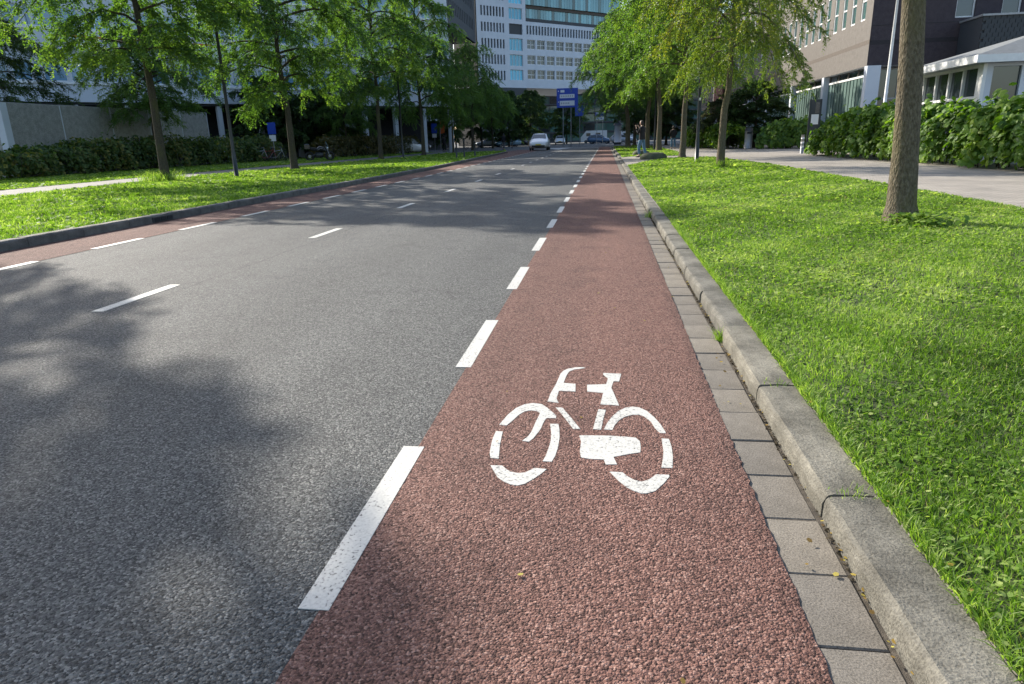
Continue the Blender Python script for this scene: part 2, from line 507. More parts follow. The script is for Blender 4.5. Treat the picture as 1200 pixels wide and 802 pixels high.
# ------------------------------------------------------------------ helpers
def mesh_np(name, V, faces, smooth=False, tone=None, mats=None):
    """mesh from arrays: faces is a list of int arrays (k x n) of equal polygon size each"""
    me = bpy.data.meshes.new(name)
    V = np.asarray(V, dtype=np.float32)
    me.vertices.add(len(V))
    me.vertices.foreach_set('co', V.ravel())
    idx = np.concatenate([np.asarray(f, dtype=np.int32).ravel() for f in faces])
    tot = np.concatenate([np.full(len(f), np.asarray(f).shape[1], dtype=np.int32) for f in faces])
    start = np.concatenate([[0], np.cumsum(tot)[:-1]]).astype(np.int32)
    me.loops.add(len(idx))
    me.loops.foreach_set('vertex_index', idx)
    me.polygons.add(len(tot))
    me.polygons.foreach_set('loop_start', start)
    me.polygons.foreach_set('loop_total', tot)
    me.polygons.foreach_set('use_smooth', np.full(len(tot), bool(smooth)))
    me.update(calc_edges=True)
    if tone is not None:
        a = me.attributes.new('tone', 'FLOAT', 'POINT')
        a.data.foreach_set('value', np.asarray(tone, dtype=np.float32))
    return me

def link(name, data, mat=None, parent=None, loc=None, rotz=None, matrix=None):
    o = bpy.data.objects.new(name, data)
    COL.objects.link(o)
    if mat is not None and data is not None and len(data.materials) == 0:
        data.materials.append(mat)
    if parent is not None:
        o.parent = parent
    if matrix is not None:
        o.matrix_local = matrix
    if loc is not None:
        o.location = loc
    if rotz is not None:
        o.rotation_euler = (0, 0, rotz)
    return o

def tag(o, label=None, cat=None, group=None, kind=None):
    if label: o['label'] = label
    if cat: o['category'] = cat
    if group: o['group'] = group
    if kind: o['kind'] = kind
    return o

def thing(name, label, cat, loc=(0, 0, 0), rotz=0.0, group=None):
    o = link(name, None, loc=loc, rotz=rotz)
    o.empty_display_size = 0.2
    return tag(o, label, cat, group)

def copy_tree(o, parent=None):
    c = o.copy()
    COL.objects.link(c)
    c.parent = parent
    if parent is not None:
        c.matrix_parent_inverse = o.matrix_parent_inverse.copy()
    for ch in list(o.children):
        copy_tree(ch, c)
    return c

class MB:
    """collects shapes into one mesh"""
    def __init__(s):
        s.v, s.f = [], []
    def add(s, vs_, fs_):
        k = len(s.v)
        s.v += [tuple(map(float, p)) for p in vs_]
        s.f += [tuple(i + k for i in f) for f in fs_]
        return s
    def box(s, x0, x1, y0, y1, z0, z1, bev=0.0):
        if bev <= 0:
            return s.add([(x0, y0, z0), (x1, y0, z0), (x1, y1, z0), (x0, y1, z0), (x0, y0, z1), (x1, y0, z1), (x1, y1, z1), (x0, y1, z1)],
                         [(0, 3, 2, 1), (4, 5, 6, 7), (0, 1, 5, 4), (1, 2, 6, 5), (2, 3, 7, 6), (3, 0, 4, 7)])
        b = bev   # bevelled top edges
        return s.add([(x0, y0, z0), (x1, y0, z0), (x1, y1, z0), (x0, y1, z0),
                      (x0, y0, z1 - b), (x1, y0, z1 - b), (x1, y1, z1 - b), (x0, y1, z1 - b),
                      (x0 + b, y0 + b, z1), (x1 - b, y0 + b, z1), (x1 - b, y1 - b, z1), (x0 + b, y1 - b, z1)],
                     [(0, 3, 2, 1), (8, 9, 10, 11), (0, 1, 5, 4), (1, 2, 6, 5), (2, 3, 7, 6), (3, 0, 4, 7),
                      (4, 5, 9, 8), (5, 6, 10, 9), (6, 7, 11, 10), (7, 4, 8, 11)])
    def tube(s, pts, rad, n=8, cap=True):
        pts = [Vector(p) for p in pts]
        if not hasattr(rad, '__len__'):
            rad = [rad] * len(pts)
        vs_, fs_ = [], []
        for i, p in enumerate(pts):
            d = (pts[min(i + 1, len(pts) - 1)] - pts[max(i - 1, 0)]).normalized()
            a = Vector((0, 0, 1)) if abs(d.z) < 0.9 else Vector((1, 0, 0))
            x = d.cross(a).normalized()
            y = d.cross(x)
            for j in range(n):
                t = 2 * math.pi * j / n
                vs_.append(p + (x * math.cos(t) + y * math.sin(t)) * rad[i])
        for i in range(len(pts) - 1):
            for j in range(n):
                k = (j + 1) % n
                fs_.append((i * n + j, i * n + k, (i + 1) * n + k, (i + 1) * n + j))
        if cap:
            fs_.append(tuple(range(n)))
            fs_.append(tuple(range((len(pts) - 1) * n + n - 1, (len(pts) - 1) * n - 1, -1)))
        return s.add(vs_, fs_)
    def ring(s, c, r, t, axis='x', n=20, m=6):
        """torus"""
        vs_, fs_ = [], []
        for i in range(n):
            a = 2 * math.pi * i / n
            for j in range(m):
                b = 2 * math.pi * j / m
                q = r + t * math.cos(b)
                w = t * math.sin(b)
                if axis == 'x':
                    vs_.append((c[0] + w, c[1] + q * math.cos(a), c[2] + q * math.sin(a)))
                elif axis == 'y':
                    vs_.append((c[0] + q * math.cos(a), c[1] + w, c[2] + q * math.sin(a)))
                else:
                    vs_.append((c[0] + q * math.cos(a), c[1] + q * math.sin(a), c[2] + w))
        for i in range(n):
            for j in range(m):
                fs_.append((i * m + j, ((i + 1) % n) * m + j, ((i + 1) % n) * m + (j + 1) % m, i * m + (j + 1) % m))
        return s.add(vs_, fs_)
    def poly(s, pts, z0, z1):
        """prism from an outline"""
        n = len(pts)
        return s.add([(x, y, z0) for x, y in pts] + [(x, y, z1) for x, y in pts],
                     [tuple(range(n - 1, -1, -1)), tuple(range(n, 2 * n))] + [(i, (i + 1) % n, n + (i + 1) % n, n + i) for i in range(n)])
    def mesh(s, name, smooth=False):
        me = bpy.data.meshes.new(name)
        me.from_pydata(s.v, [], s.f)
        if smooth:
            me.polygons.foreach_set('use_smooth', [True] * len(me.polygons))
        me.update()
        return me
    def build(s, name, mat, parent=None, smooth=False, **kw):
        return link(name, s.mesh(name, smooth), mat, parent, **kw)

def sheet(name, pts, z, mat, parent=None, kind='structure'):
    """a flat sheet of ground from an outline"""
    me = bpy.data.meshes.new(name)
    me.from_pydata([(x, y, z) for x, y in pts], [], [tuple(range(len(pts)))])
    me.update()
    o = link(name, me, mat, parent)
    if parent is None:
        tag(o, kind=kind)
    return o

def smooth_noise(x, y, s=1.0, seed=0.0):
    return (np.sin(x * 1.7 * s + seed) * np.cos(y * 1.3 * s + 1.7 * seed) + 0.5 * np.sin(x * 3.9 * s - y * 2.7 * s + seed * 3)
            + 0.3 * np.sin(x * 7.3 * s + y * 6.1 * s + seed))

# ================================================================== GROUND, ROAD, PAVEMENTS
sheet('ground', [(-1500, -1500), (1500, -1500), (1500, 1500), (-1500, 1500)], -0.06, M['earth'])
road = sheet('road', [(-8.0, -8), (0.49, -8), (0.49, 88), (60, 96), (60, 300), (-90, 300), (-90, 80), (-12.5, 76), (-9.9, 72), (-9.2, 60), (-8.6, 48), (-8.1, 38), (-7.75, 26)], 0.0, M['asphalt'])
tag(road, 'grey open textured asphalt road running away from the camera')

def strip(name, left, right, ys, z, mat, parent=None, skirt=0.0):
    """a lane of quads between two edges given as functions of y"""
    ys = np.asarray(ys)
    l_ = np.array([left(y) for y in ys]); r_ = np.array([right(y) for y in ys])
    n = len(ys)
    V = np.concatenate([np.c_[l_, ys, np.full(n, z)], np.c_[r_, ys, np.full(n, z)]])
    i = np.arange(n - 1)
    F = [np.c_[i, n + i, n + i + 1, i + 1]]
    if skirt > 0:
        V = np.concatenate([V, np.c_[r_ + 0.004, ys, np.full(n, z - skirt)]])
        F.append(np.c_[n + i, 2 * n + i, 2 * n + i + 1, n + i + 1])
    o = link(name, mesh_np(name, V, F), mat, parent)
    if parent is None:
        tag(o, kind='structure')
    return o

ED = rng.normal(0, 1, 6000)
def ragged(y):
    i = int((y + 8) * 40)
    return 0.519 + 0.0024 * ED[i] + 0.0012 * ED[2000 + i // 2] + 0.004 * math.sin(y * 1.1) * math.sin(y * 0.5 + 1)
ys = np.concatenate([np.arange(-6, 14, 0.025), np.arange(14, 92, 0.25)])
bike_lane = strip('bike_lane', lambda y: -0.742, lambda y: ragged(y) if y < 14 else 0.521, ys, 0.0018, M['red_asphalt'], skirt=0.045)
tag(bike_lane, 'red asphalt cycle lane along the right kerb')

def lk(y):   # left kerb line
    return float(np.interp(y, [-20, 22, 30, 38, 46, 60, 68, 71.5, 73.5], [-7.56, -7.56, -7.66, -7.95, -8.4, -9.0, -9.5, -9.95, -10.9]))
left_lane = strip('bike_lane_left', lambda y: lk(y), lambda y: -6.44 if y < 24 else float(np.interp(y, [24, 70], [-6.44, -7.0])), np.arange(-8, 71, 0.5), 0.004, M['red_asphalt'])
tag(left_lane, 'narrow red cycle lane along the far left kerb')
sheet('crossing_patch', [(-10.6, 71.5), (-7.6, 70.5), (-7.2, 80), (-10.2, 81)], 0.009, M['red_asphalt'], road)

right_pave = sheet('pavement_right', [(0.86, -8), (60, -8), (60, 95), (0.86, 87)], 0.073, M['path'])
tag(right_pave, 'pale brick footpath beside the right lawn')
left_pave = sheet('pavement_left', [(-90, -8), (-7.7, -8), (-7.7, 22), (-7.8, 30), (-8.1, 38), (-8.55, 46), (-9.15, 60), (-9.65, 68), (-10.1, 71.5), (-11.1, 73.8), (-14, 75), (-90, 78)], 0.078, M['path_left'])
tag(left_pave, 'pale tiled footpath on the left')

# ---------------------------------------------------------------- painted markings (each its own part of the road)
def dash_mesh(w, length):
    return MB().box(-w / 2, w / 2, 0, length, 0, 0.003).mesh('dash')
dm = dash_mesh(0.086, 1.0)
for i in range(38):
    link('edge_dash', dm, M['paint'], road, loc=(-0.759 if i < 24 else -0.757, 1.432 + 2 * i, 0.0005))
dm = dash_mesh(0.1, 1.0)
for i in range(17):
    y = 4.6 + 4.02 * i
    link('centre_dash', dm, M['paint'], road, loc=(-3.89 if y < 30 else -3.89 - 0.012 * (y - 30), y, 0.0005))
dm = dash_mesh(0.1, 0.95)
for i in range(33):
    y = 4.06 + 1.86 * i
    link('far_lane_dash', dm, M['paint'], road, loc=(-6.45 if y < 24 else -6.45 - 0.0122 * (y - 24), y, 0.0025))
g = MB().poly([(-5.1, 77), (-4.1, 92), (-7.5, 90.5)], 0.004, 0.007).build('hatched_triangle', M['paint'], road)
MB().poly([(-4.0, 91.0), (-0.8, 86.4), (-0.8, 87.3), (-4.0, 92.2)], 0.0042, 0.0072).build('give_way_line', M['paint'], road)

SYMBOL = {
  'handlebar':[(-0.257,2.956),(-0.254,2.995),(-0.251,3.057),(-0.232,3.203),(-0.22,3.353),(-0.207,3.402),(-0.183,3.435),(-0.148,3.458),(-0.098,3.466),(-0.116,3.464),(-0.092,3.454),(-0.12,3.436),(-0.151,3.425),(-0.177,3.389),(-0.187,3.328),(-0.196,3.213),(-0.135,3.202),(-0.131,3.096),(-0.212,3.101),(-0.217,2.997),(-0.203,2.942)],
  'fork_arc':[(-0.444,2.673),(-0.422,2.785),(-0.394,2.868),(-0.36,2.915),(-0.321,2.933),(-0.28,2.921),(-0.253,2.882),(-0.219,2.821),(-0.204,2.79),(-0.203,2.761),(-0.243,2.761),(-0.25,2.739),(-0.255,2.701),(-0.259,2.65),(-0.266,2.61),(-0.282,2.545),(-0.297,2.511),(-0.325,2.517),(-0.305,2.564),(-0.296,2.612),(-0.295,2.626),(-0.289,2.708),(-0.278,2.815),(-0.296,2.837),(-0.324,2.844),(-0.35,2.83),(-0.372,2.788),(-0.391,2.724),(-0.404,2.686),(-0.411,2.667)],
  'wheel_left':[(-0.448,2.604),(-0.418,2.603),(-0.415,2.539),(-0.411,2.474),(-0.404,2.411),(-0.397,2.35),(-0.431,2.354),(-0.441,2.401),(-0.447,2.471),(-0.45,2.537)],
  'wheel_bottom':[(-0.42,2.291),(-0.375,2.293),(-0.353,2.262),(-0.334,2.246),(-0.307,2.238),(-0.283,2.244),(-0.266,2.264),(-0.25,2.284),(-0.204,2.278),(-0.222,2.239),(-0.246,2.198),(-0.273,2.16),(-0.299,2.144),(-0.324,2.15),(-0.352,2.17),(-0.379,2.2)],
  'wheel_right':[(-0.224,2.697),(-0.188,2.699),(-0.18,2.643),(-0.174,2.565),(-0.174,2.468),(-0.18,2.391),(-0.19,2.34),(-0.225,2.341),(-0.217,2.388),(-0.211,2.457),(-0.208,2.529),(-0.213,2.614)],
  'down_tube':[(-0.213,2.887),(-0.182,2.885),(-0.138,2.775),(-0.092,2.653),(-0.121,2.651),(-0.15,2.727),(-0.181,2.811)],
  'seat':[(0.002,3.376),(0.096,3.367),(0.083,3.252),(0.055,3.253),(0.043,3.157),(0.053,3.093),(0.077,2.928),(-0.009,2.937),(0.003,3.085),(-0.074,3.1),(-0.077,3.193),(0.018,3.207),(0.027,3.294),(0.004,3.348)],
  'seat_stay':[(-0.018,2.877),(0.016,2.871),(0.005,2.766),(-0.004,2.653),(-0.038,2.655),(-0.028,2.763)],
  'rear_wheel_top':[(0.008,2.656),(0.023,2.729),(0.046,2.802),(0.073,2.863),(0.105,2.903),(0.136,2.918),(0.167,2.91),(0.199,2.871),(0.228,2.8),(0.248,2.727),(0.263,2.648),(0.263,2.635),(0.24,2.636),(0.222,2.684),(0.21,2.752),(0.184,2.807),(0.163,2.824),(0.133,2.822),(0.102,2.801),(0.075,2.761),(0.054,2.704),(0.043,2.651)],
  'rear_wheel_right':[(0.242,2.581),(0.271,2.58),(0.275,2.505),(0.272,2.418),(0.262,2.325),(0.221,2.323),(0.231,2.386),(0.24,2.46),(0.241,2.522)],
  'rear_wheel_bottom':[(0.03,2.276),(0.077,2.275),(0.096,2.242),(0.119,2.218),(0.146,2.21),(0.171,2.228),(0.198,2.268),(0.244,2.269),(0.245,2.256),(0.221,2.204),(0.187,2.146),(0.157,2.127),(0.139,2.124),(0.116,2.137),(0.09,2.162),(0.062,2.207)],
  'chain_case':[(-0.094,2.586),(-0.037,2.591),(0.034,2.593),(0.103,2.587),(0.138,2.581),(0.153,2.548),(0.154,2.5),(0.15,2.447),(0.112,2.432),(0.045,2.399),(0.058,2.337),(0.016,2.333),(0.008,2.374),(-0.046,2.375),(-0.079,2.384),(-0.086,2.436),(-0.084,2.53)],
}

sym = MB()
def fill(pts, z):
    """triangulated flat outline with a thin edge"""
    from mathutils.geometry import tessellate_polygon
    tr = tessellate_polygon([[Vector((x, y, 0)) for x, y in pts]])
    n = len(pts)
    vs_ = [(x, y, z) for x, y in pts] + [(x, y, z - 0.0035) for x, y in pts]
    fs_ = []
    for a, b, c in tr:
        A, B, C = (Vector((*pts[k], 0)) for k in (a, b, c))
        fs_.append((a, b, c) if (B - A).cross(C - A).z > 0 else (a, c, b))
    fs_ += [(i, n + i, n + (i + 1) % n, (i + 1) % n) for i in range(n)]
    return vs_, fs_
sym_root = link('bicycle_symbol', None, None, bike_lane)
tag(sym_root, 'white painted bicycle symbol')
for nm, pts in SYMBOL.items():
    vs_, fs_ = fill(pts, 0.0035)
    MB().add(vs_, fs_).build('stencil_segment', M['paint'], sym_root)

# ---------------------------------------------------------------- gutter of concrete pavers
gutter = sheet('gutter', [(0.485, -8), (0.725, -8), (0.725, 90), (0.485, 90)], -0.009, M['joint'])
tag(gutter, 'gutter strip of grey concrete pavers between cycle lane and kerb')
pm = [MB().box(0, 0.171, 0, 0.2845 + 0.002 * k, -0.06, 0, 0.004).mesh('paver') for k in range(3)]
y = -1.2
i = 0
while y < 38:
    k = i % 3
    o = link('paver', pm[k], M['paver'], gutter, loc=(0.5165 + random.uniform(-.002, .002), y, -0.003 + random.uniform(-.003, .003)))
    o.rotation_euler = (random.uniform(-.006, .006), random.uniform(-.008, .008), random.uniform(-.006, .006))
    y += 0.2925
    i += 1
MB().box(0.53, 0.69, 38.0, 88, -0.05, -0.002).build('far_paver_run', M['paver'], gutter)

# ---------------------------------------------------------------- kerbs, one stone per metre
def kerb_stone_mesh(w, h, length, seed, top=0.03):
    """rounded front arris, slightly uneven and chipped"""
    r_ = random.Random(seed)
    prof = [(0.0, -0.12), (0.0, h - 0.032), (0.006, h - 0.014), (0.017, h - 0.003), (0.034, h), (w * 0.55, h + 0.002), (w - 0.006, h), (w, h - 0.006), (w, -0.12)]
    ny = 9
    n = len(prof)
    vs_, fs_ = [], []
    for j in range(ny):
        t = j / (ny - 1)
        yy = t * length
        for k, (x, z) in enumerate(prof):
            e = 0.0025 if 1 <= k <= 7 else 0
            chip = 0.004 if j in (0, ny - 1) and 1 <= k <= 6 else 0
            vs_.append((x + r_.uniform(-e, e) + (chip if k < 3 else 0), yy, z + r_.uniform(-e, e) - chip))
    for j in range(ny - 1):
        for k in range(n - 1):
            fs_.append((j * n + k, (j + 1) * n + k, (j + 1) * n + k + 1, j * n + k + 1)[::-1])
    fs_.append(tuple(range(n)))
    fs_.append(tuple(range((ny - 1) * n + n - 1, (ny - 1) * n - 1, -1)))
    return MB().add(vs_, fs_).mesh('kerb_stone')
km = [kerb_stone_mesh(0.17, 0.082, 0.992, s) for s in range(4)]
kl = [kerb_stone_mesh(0.17, 0.03, 0.992, s + 9) for s in range(2)]
kerb = link('kerb', None); tag(kerb, kind='structure'); tag(kerb, 'pale concrete kerb between gutter and right lawn')
NOT_STRAIGHT = {3.04: (0.006, 0.0), 10.04: (0.02, -0.012)}
yk = -0.97
i = 0
while yk < 76:
    low = 29.5 < yk < 38.8
    m_ = kl[i % 2] if low else km[(i * 7 + i // 3) % 4]
    dx = random.uniform(-.003, .003)
    if 4 < yk < 4.5: dx = 0.012
    if yk > 10.5 and yk < 18: dx = -0.012
    dx += 0.0022 * max(0, yk - 22) if yk < 30 else 0.017 * 1.0
    o = link('kerb_stone', m_, M['kerb'], kerb, loc=(0.705 + dx, yk, random.uniform(-.004, .003)))
    o.rotation_euler = (random.uniform(-.003, .003), random.uniform(-.01, .01), random.uniform(-.004, .004))
    yk += 1.004
    i += 1
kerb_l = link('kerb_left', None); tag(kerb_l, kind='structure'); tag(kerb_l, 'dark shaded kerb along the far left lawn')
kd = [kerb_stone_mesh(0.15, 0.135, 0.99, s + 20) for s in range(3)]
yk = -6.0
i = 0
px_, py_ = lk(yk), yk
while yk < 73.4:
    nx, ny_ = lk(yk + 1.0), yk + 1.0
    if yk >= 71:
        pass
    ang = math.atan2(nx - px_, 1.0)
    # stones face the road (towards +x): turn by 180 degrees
    o = link('kerb_stone', kd[i % 3], M['kerb_shaded'], kerb_l, loc=(nx, ny_, random.uniform(-.004, .004)))
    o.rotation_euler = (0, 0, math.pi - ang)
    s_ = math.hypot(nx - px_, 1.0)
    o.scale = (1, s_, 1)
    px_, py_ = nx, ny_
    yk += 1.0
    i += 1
# storm drain mouth in the left kerb
dr = thing('storm_drain', 'small dark slotted storm drain set into the left kerb', 'drain', (-7.56, 10.85, 0))
MB().box(-0.004, 0.02, -0.28, 0.28, 0.012, 0.1).build('plate', M['dark_metal'], dr)
for k in range(3):
    MB().box(0.019, 0.03, -0.24 + k * 0.17, -0.1 + k * 0.17, 0.025, 0.085).build('slot', M['black_void'], dr)

# ---------------------------------------------------------------- lawns
def inside(x, y, poly):
    c = np.zeros(len(x), bool)
    n = len(poly)
    for i in range(n):
        x0, y0 = poly[i]; x1, y1 = poly[(i + 1) % n]
        if y0 == y1:
            continue
        k = ((y0 > y) != (y1 > y)) & (x < (x1 - x0) * (y - y0) / (y1 - y0) + x0)
        c ^= k
    return c

def lawn_z(x, y, z0):
    return z0 + 0.012 * smooth_noise(x, y, 0.9, 1.3)

LAWN_R = [(0.876, -6), (5.75, -6), (5.8, 10), (5.92, 17), (5.95, 26), (5.6, 32), (5.3, 36.2), (4.2, 36.6), (2.9, 35.6), (2.1, 33.2), (1.5, 30.6), (1.0, 28.6), (0.876, 27.5)]
LAWN_R2 = [(0.92, 39.5), (1.6, 41.2), (2.8, 40.6), (4.0, 40.2), (4.7, 42.5), (5.0, 52), (5.1, 84), (0.92, 84)]
LAWN_L = [(-7.72, -6), (-7.72, 22), (-7.84, 30), (-8.12, 38), (-8.58, 46), (-9.18, 60), (-9.7, 68), (-10.3, 71.3), (-12.5, 71.5), (-15.2, 66), (-16.0, 48), (-16.6, 40), (-17.0, 30), (-16.8, 24), (-16.3, 18), (-15.8, 12), (-15.5, -6)]
LAWN_L2 = [(-18.4, -6), (-18.6, 14), (-19.2, 20), (-19.6, 27), (-19.7, 36), (-19.6, 46), (-19.0, 60), (-18.8, 76), (-40, 76), (-40, -6)]
def lawn_sheet(name, poly, z0, step):
    xs = [p[0] for p in poly]; ys_ = [p[1] for p in poly]
    gx = np.arange(min(xs), max(xs) + step, step); gy = np.arange(min(ys_), max(ys_) + step, step)
    # a fan triangulation of the outline keeps crisp edges; relief comes from the blades
    from mathutils.geometry import tessellate_polygon
    tr = tessellate_polygon([[Vector((x, y, 0)) for x, y in poly]])
    me = bpy.data.meshes.new(name)
    fs_ = []
    for a, b, c in tr:
        A, B, C = (Vector((*poly[k], 0)) for k in (a, b, c))
        fs_.append((a, b, c) if (B - A).cross(C - A).z > 0 else (a, c, b))
    me.from_pydata([(x, y, z0) for x, y in poly], [], fs_)
    me.update()
    o = link(name, me, M['soil'])
    return tag(o, kind='structure')
lawn_sheet('lawn_right', LAWN_R, 0.078, 1)
lawn_sheet('lawn_right_beyond_path', LAWN_R2, 0.078, 1)
lawn_sheet('lawn_left', LAWN_L, 0.084, 1)
lawn_sheet('lawn_left_by_hedge', LAWN_L2, 0.084, 1)

def blades(x, y, z, hgt, wid, bend, tone, seg=True):
    """bent grass blades, two segments each"""
    n = len(x)
    a = rng.uniform(0, 2 * np.pi, n)
    dx, dy = np.cos(a), np.sin(a)
    b = rng.uniform(0, 2 * np.pi, n)
    lx, ly = np.cos(b) * bend, np.sin(b) * bend
    w = wid / 2
    P0 = np.c_[x - dx * w, y - dy * w, z]
    P1 = np.c_[x + dx * w, y + dy * w, z]
    mx, my, mz = x + lx * 0.35, y + ly * 0.35, z + hgt * 0.6
    P2 = np.c_[mx - dx * w * 0.8, my - dy * w * 0.8, mz]
    P3 = np.c_[mx + dx * w * 0.8, my + dy * w * 0.8, mz]
    P4 = np.c_[x + lx, y + ly, z + hgt]
    V = np.stack([P0, P1, P2, P3, P4], 1).reshape(-1, 3)
    i = np.arange(n) * 5
    return V, [np.c_[i, i + 1, i + 3, i + 2], np.c_[i + 2, i + 3, i + 4]], np.repeat(tone, 5)

def leaflets(x, y, z, size, tone, tilt=0.5):
    """small broad leaves lying in the grass (clover and daisy leaves)"""
    n = len(x)
    a = rng.uniform(0, 2 * np.pi, n)
    t = rng.normal(0, tilt, n); t2 = rng.normal(0, tilt, n)
    ux = np.c_[np.cos(a), np.sin(a), t * 0.6]; vx = np.c_[-np.sin(a), np.cos(a), t2 * 0.6]
    C = np.c_[x, y, z]
    s = size[:, None]
    P = [C - ux * s * 0.5, C - ux * s * 0.1 + vx * s * 0.42, C + ux * s * 0.42 + vx * s * 0.28, C + ux * s * 0.5, C + ux * s * 0.42 - vx * s * 0.28, C - ux * s * 0.1 - vx * s * 0.42]
    V = np.stack(P, 1).reshape(-1, 3)
    i = np.arange(n) * 6
    return V, [np.c_[i, i + 5, i + 4, i + 3], np.c_[i, i + 3, i + 2, i + 1]], np.repeat(tone, 6)

def patch_tone(x, y):
    return 0.47 + 0.17 * smooth_noise(x, y, 0.8, 2.0) + 0.12 * smooth_noise(x, y, 3.1, 5.0)

def join_np(parts):
    Vs, F3, F4, T = [], [], [], []
    k = 0
    for V, F, t in parts:
        Vs.append(V); T.append(t)
        for f in F:
            (F3 if f.shape[1] == 3 else F4).append(f + k)
        k += len(V)
    F = []
    if F4: F.append(np.concatenate(F4))
    if F3: F.append(np.concatenate(F3))
    return np.concatenate(Vs), F, np.concatenate(T)

def grow(name, poly, bands, mat, label, z0=0.083, leafy=0.25, avoid=()):
    """bands: (y0, y1, x0, x1, blades per m2, height, width)"""
    parts, lparts = [], []
    for (y0, y1, x0, x1, dens, hg, wd) in bands:
        n = int((y1 - y0) * (x1 - x0) * dens)
        x = rng.uniform(x0, x1, n); y = rng.uniform(y0, y1, n)
        keep = inside(x, y, poly)
        # clumps: thin the sward where the noise is low
        cl = smooth_noise(x, y, 2.2, 4.0)
        keep &= rng.uniform(0, 1, n) < np.clip(0.86 + 0.22 * cl, 0.45, 1.0)
        x, y = x[keep], y[keep]
        n = len(x)
        lf = rng.uniform(0, 1, n) < leafy * (0.6 + 0.8 * (smooth_noise(x, y, 1.1, 8.0) > 0.1))
        t = np.clip(patch_tone(x, y) + rng.normal(0, 0.17, n), 0, 1)
        t[rng.uniform(0, 1, n) < 0.05] = 1.0
        hh = hg * rng.uniform(0.45, 1.15, n) * (0.85 + 0.25 * np.clip(smooth_noise(x, y, 1.6, 3.0), -1, 1))
        b = ~lf
        parts.append(blades(x[b], y[b], np.full(b.sum(), z0), hh[b], wd * rng.uniform(0.7, 1.3, b.sum()), hh[b] * rng.uniform(0.2, 1.0, b.sum()), t[b]))
        lparts.append(leaflets(x[lf], y[lf], z0 + hh[lf] * rng.uniform(0.3, 0.85, lf.sum()), wd * rng.uniform(2.2, 5.2, lf.sum()), np.clip(t[lf] + 0.08, 0, 1)))
    V, F, T = join_np(parts + lparts)
    o = link(name, mesh_np(name, V, F, tone=T), mat)
    return tag(o, label, 'grass', kind='stuff')

grow('grass', LAWN_R, [
    (0.2, 2.6, 0.87, 3.0, 14000, 0.042, 0.0038), (2.6, 4.6, 0.87, 4.2, 9000, 0.042, 0.0046),
    (4.6, 7.5, 0.87, 5.8, 4600, 0.043, 0.0064), (7.5, 12, 0.87, 5.9, 2400, 0.045, 0.009),
    (12, 20, 0.87, 6.0, 1000, 0.05, 0.014), (20, 37, 0.87, 6.0, 420, 0.055, 0.025), (-3.0, 0.2, 0.87, 5.8, 500, 0.055, 0.012)],
    M['grass'], 'sunlit green lawn of grass and clover beside the right kerb', z0=0.077, leafy=0.34)
grow('grass', LAWN_R2, [(39, 60, 0.9, 5.2, 260, 0.07, 0.035), (60, 84, 0.9, 5.2, 110, 0.08, 0.055)], M['grass'],
     'green lawn strip beyond the crossing path on the right', leafy=0.1)
grow('grass', LAWN_L, [(4, 14, -17, -7.7, 700, 0.075, 0.018), (14, 24, -17, -7.7, 420, 0.08, 0.024), (24, 40, -17, -7.7, 220, 0.085, 0.036), (40, 72, -17, -7.7, 95, 0.09, 0.06)],
     M['grass'], 'green lawn between the left kerb and the left footpath', leafy=0.1)
grow('grass', LAWN_L2, [(12, 30, -27, -18, 300, 0.08, 0.03), (30, 50, -27, -18, 160, 0.085, 0.045), (50, 76, -29, -18, 60, 0.1, 0.07)],
     M['grass'], 'green lawn strip between the left footpath and the dark hedge', leafy=0.1)

# dry straw in patches of the near lawn
n = 30000
x = rng.uniform(0.88, 5.8, n); y = 1.0 + 15 * rng.uniform(0, 1, n) ** 1.6
k = (smooth_noise(x, y, 1.3, 6.0) + 0.5 * smooth_noise(x, y, 4.0, 1.0) + rng.normal(0, 0.35, n)) > 0.75
x, y = x[k], y[k]
n = len(x)
far = np.clip(y / 4.0, 1, 4)
V, F, T = blades(x, y, np.full(n, 0.078), rng.uniform(0.012, 0.04, n), 0.0036 * far, rng.uniform(0.02, 0.07, n), rng.uniform(0, 1, n))
tag(link('dry_grass', mesh_np('dry_grass', V, F, tone=T), M['straw']), 'dry straw coloured blades in patches of the right lawn', 'grass', kind='stuff')

# overhanging blades on the kerb's back edge
n = 5200
y = rng.uniform(0.9, 9, n); x = rng.uniform(0.868, 0.905, n)
V, F, T = blades(x, y, np.full(n, 0.077), rng.uniform(0.02, 0.06, n), np.full(n, 0.0045), rng.uniform(0.02, 0.06, n), np.clip(rng.normal(0.55, 0.25, n), 0, 1))
tag(link('kerb_edge_grass', mesh_np('kerb_edge_grass', V, F, tone=T), M['grass']), 'grass blades leaning over the back edge of the right kerb', 'grass', kind='stuff')

def tuft(name, label, x, y, z, n, h, spread, mat, dry=0.0, group=None, leafy=0):
    xx = x + rng.normal(0, spread, n); yy = y + rng.normal(0, spread, n)
    hh = h * rng.uniform(0.4, 1.1, n)
    V, F, T = blades(xx, yy, np.full(n, z), hh, np.full(n, max(0.003, h * 0.05)), hh * rng.uniform(0.3, 1.2, n), np.clip(rng.normal(0.5 + dry, 0.25, n), 0, 1))
    parts = [(V, F, T)]
    if leafy:
        xx = x + rng.normal(0, spread, leafy); yy = y + rng.normal(0, spread, leafy)
        parts.append(leaflets(xx, yy, z + h * rng.uniform(0.2, 1.0, leafy), rng.uniform(0.3, 0.6, leafy) * h, np.clip(rng.normal(0.6, 0.2, leafy), 0, 1)))
    V, F, T = join_np(parts)
    V = V - np.array([x, y, z])
    o = link(name, mesh_np(name, V, F, tone=T), mat, loc=(x, y, z))
    return tag(o, label, 'weed', group, 'stuff')
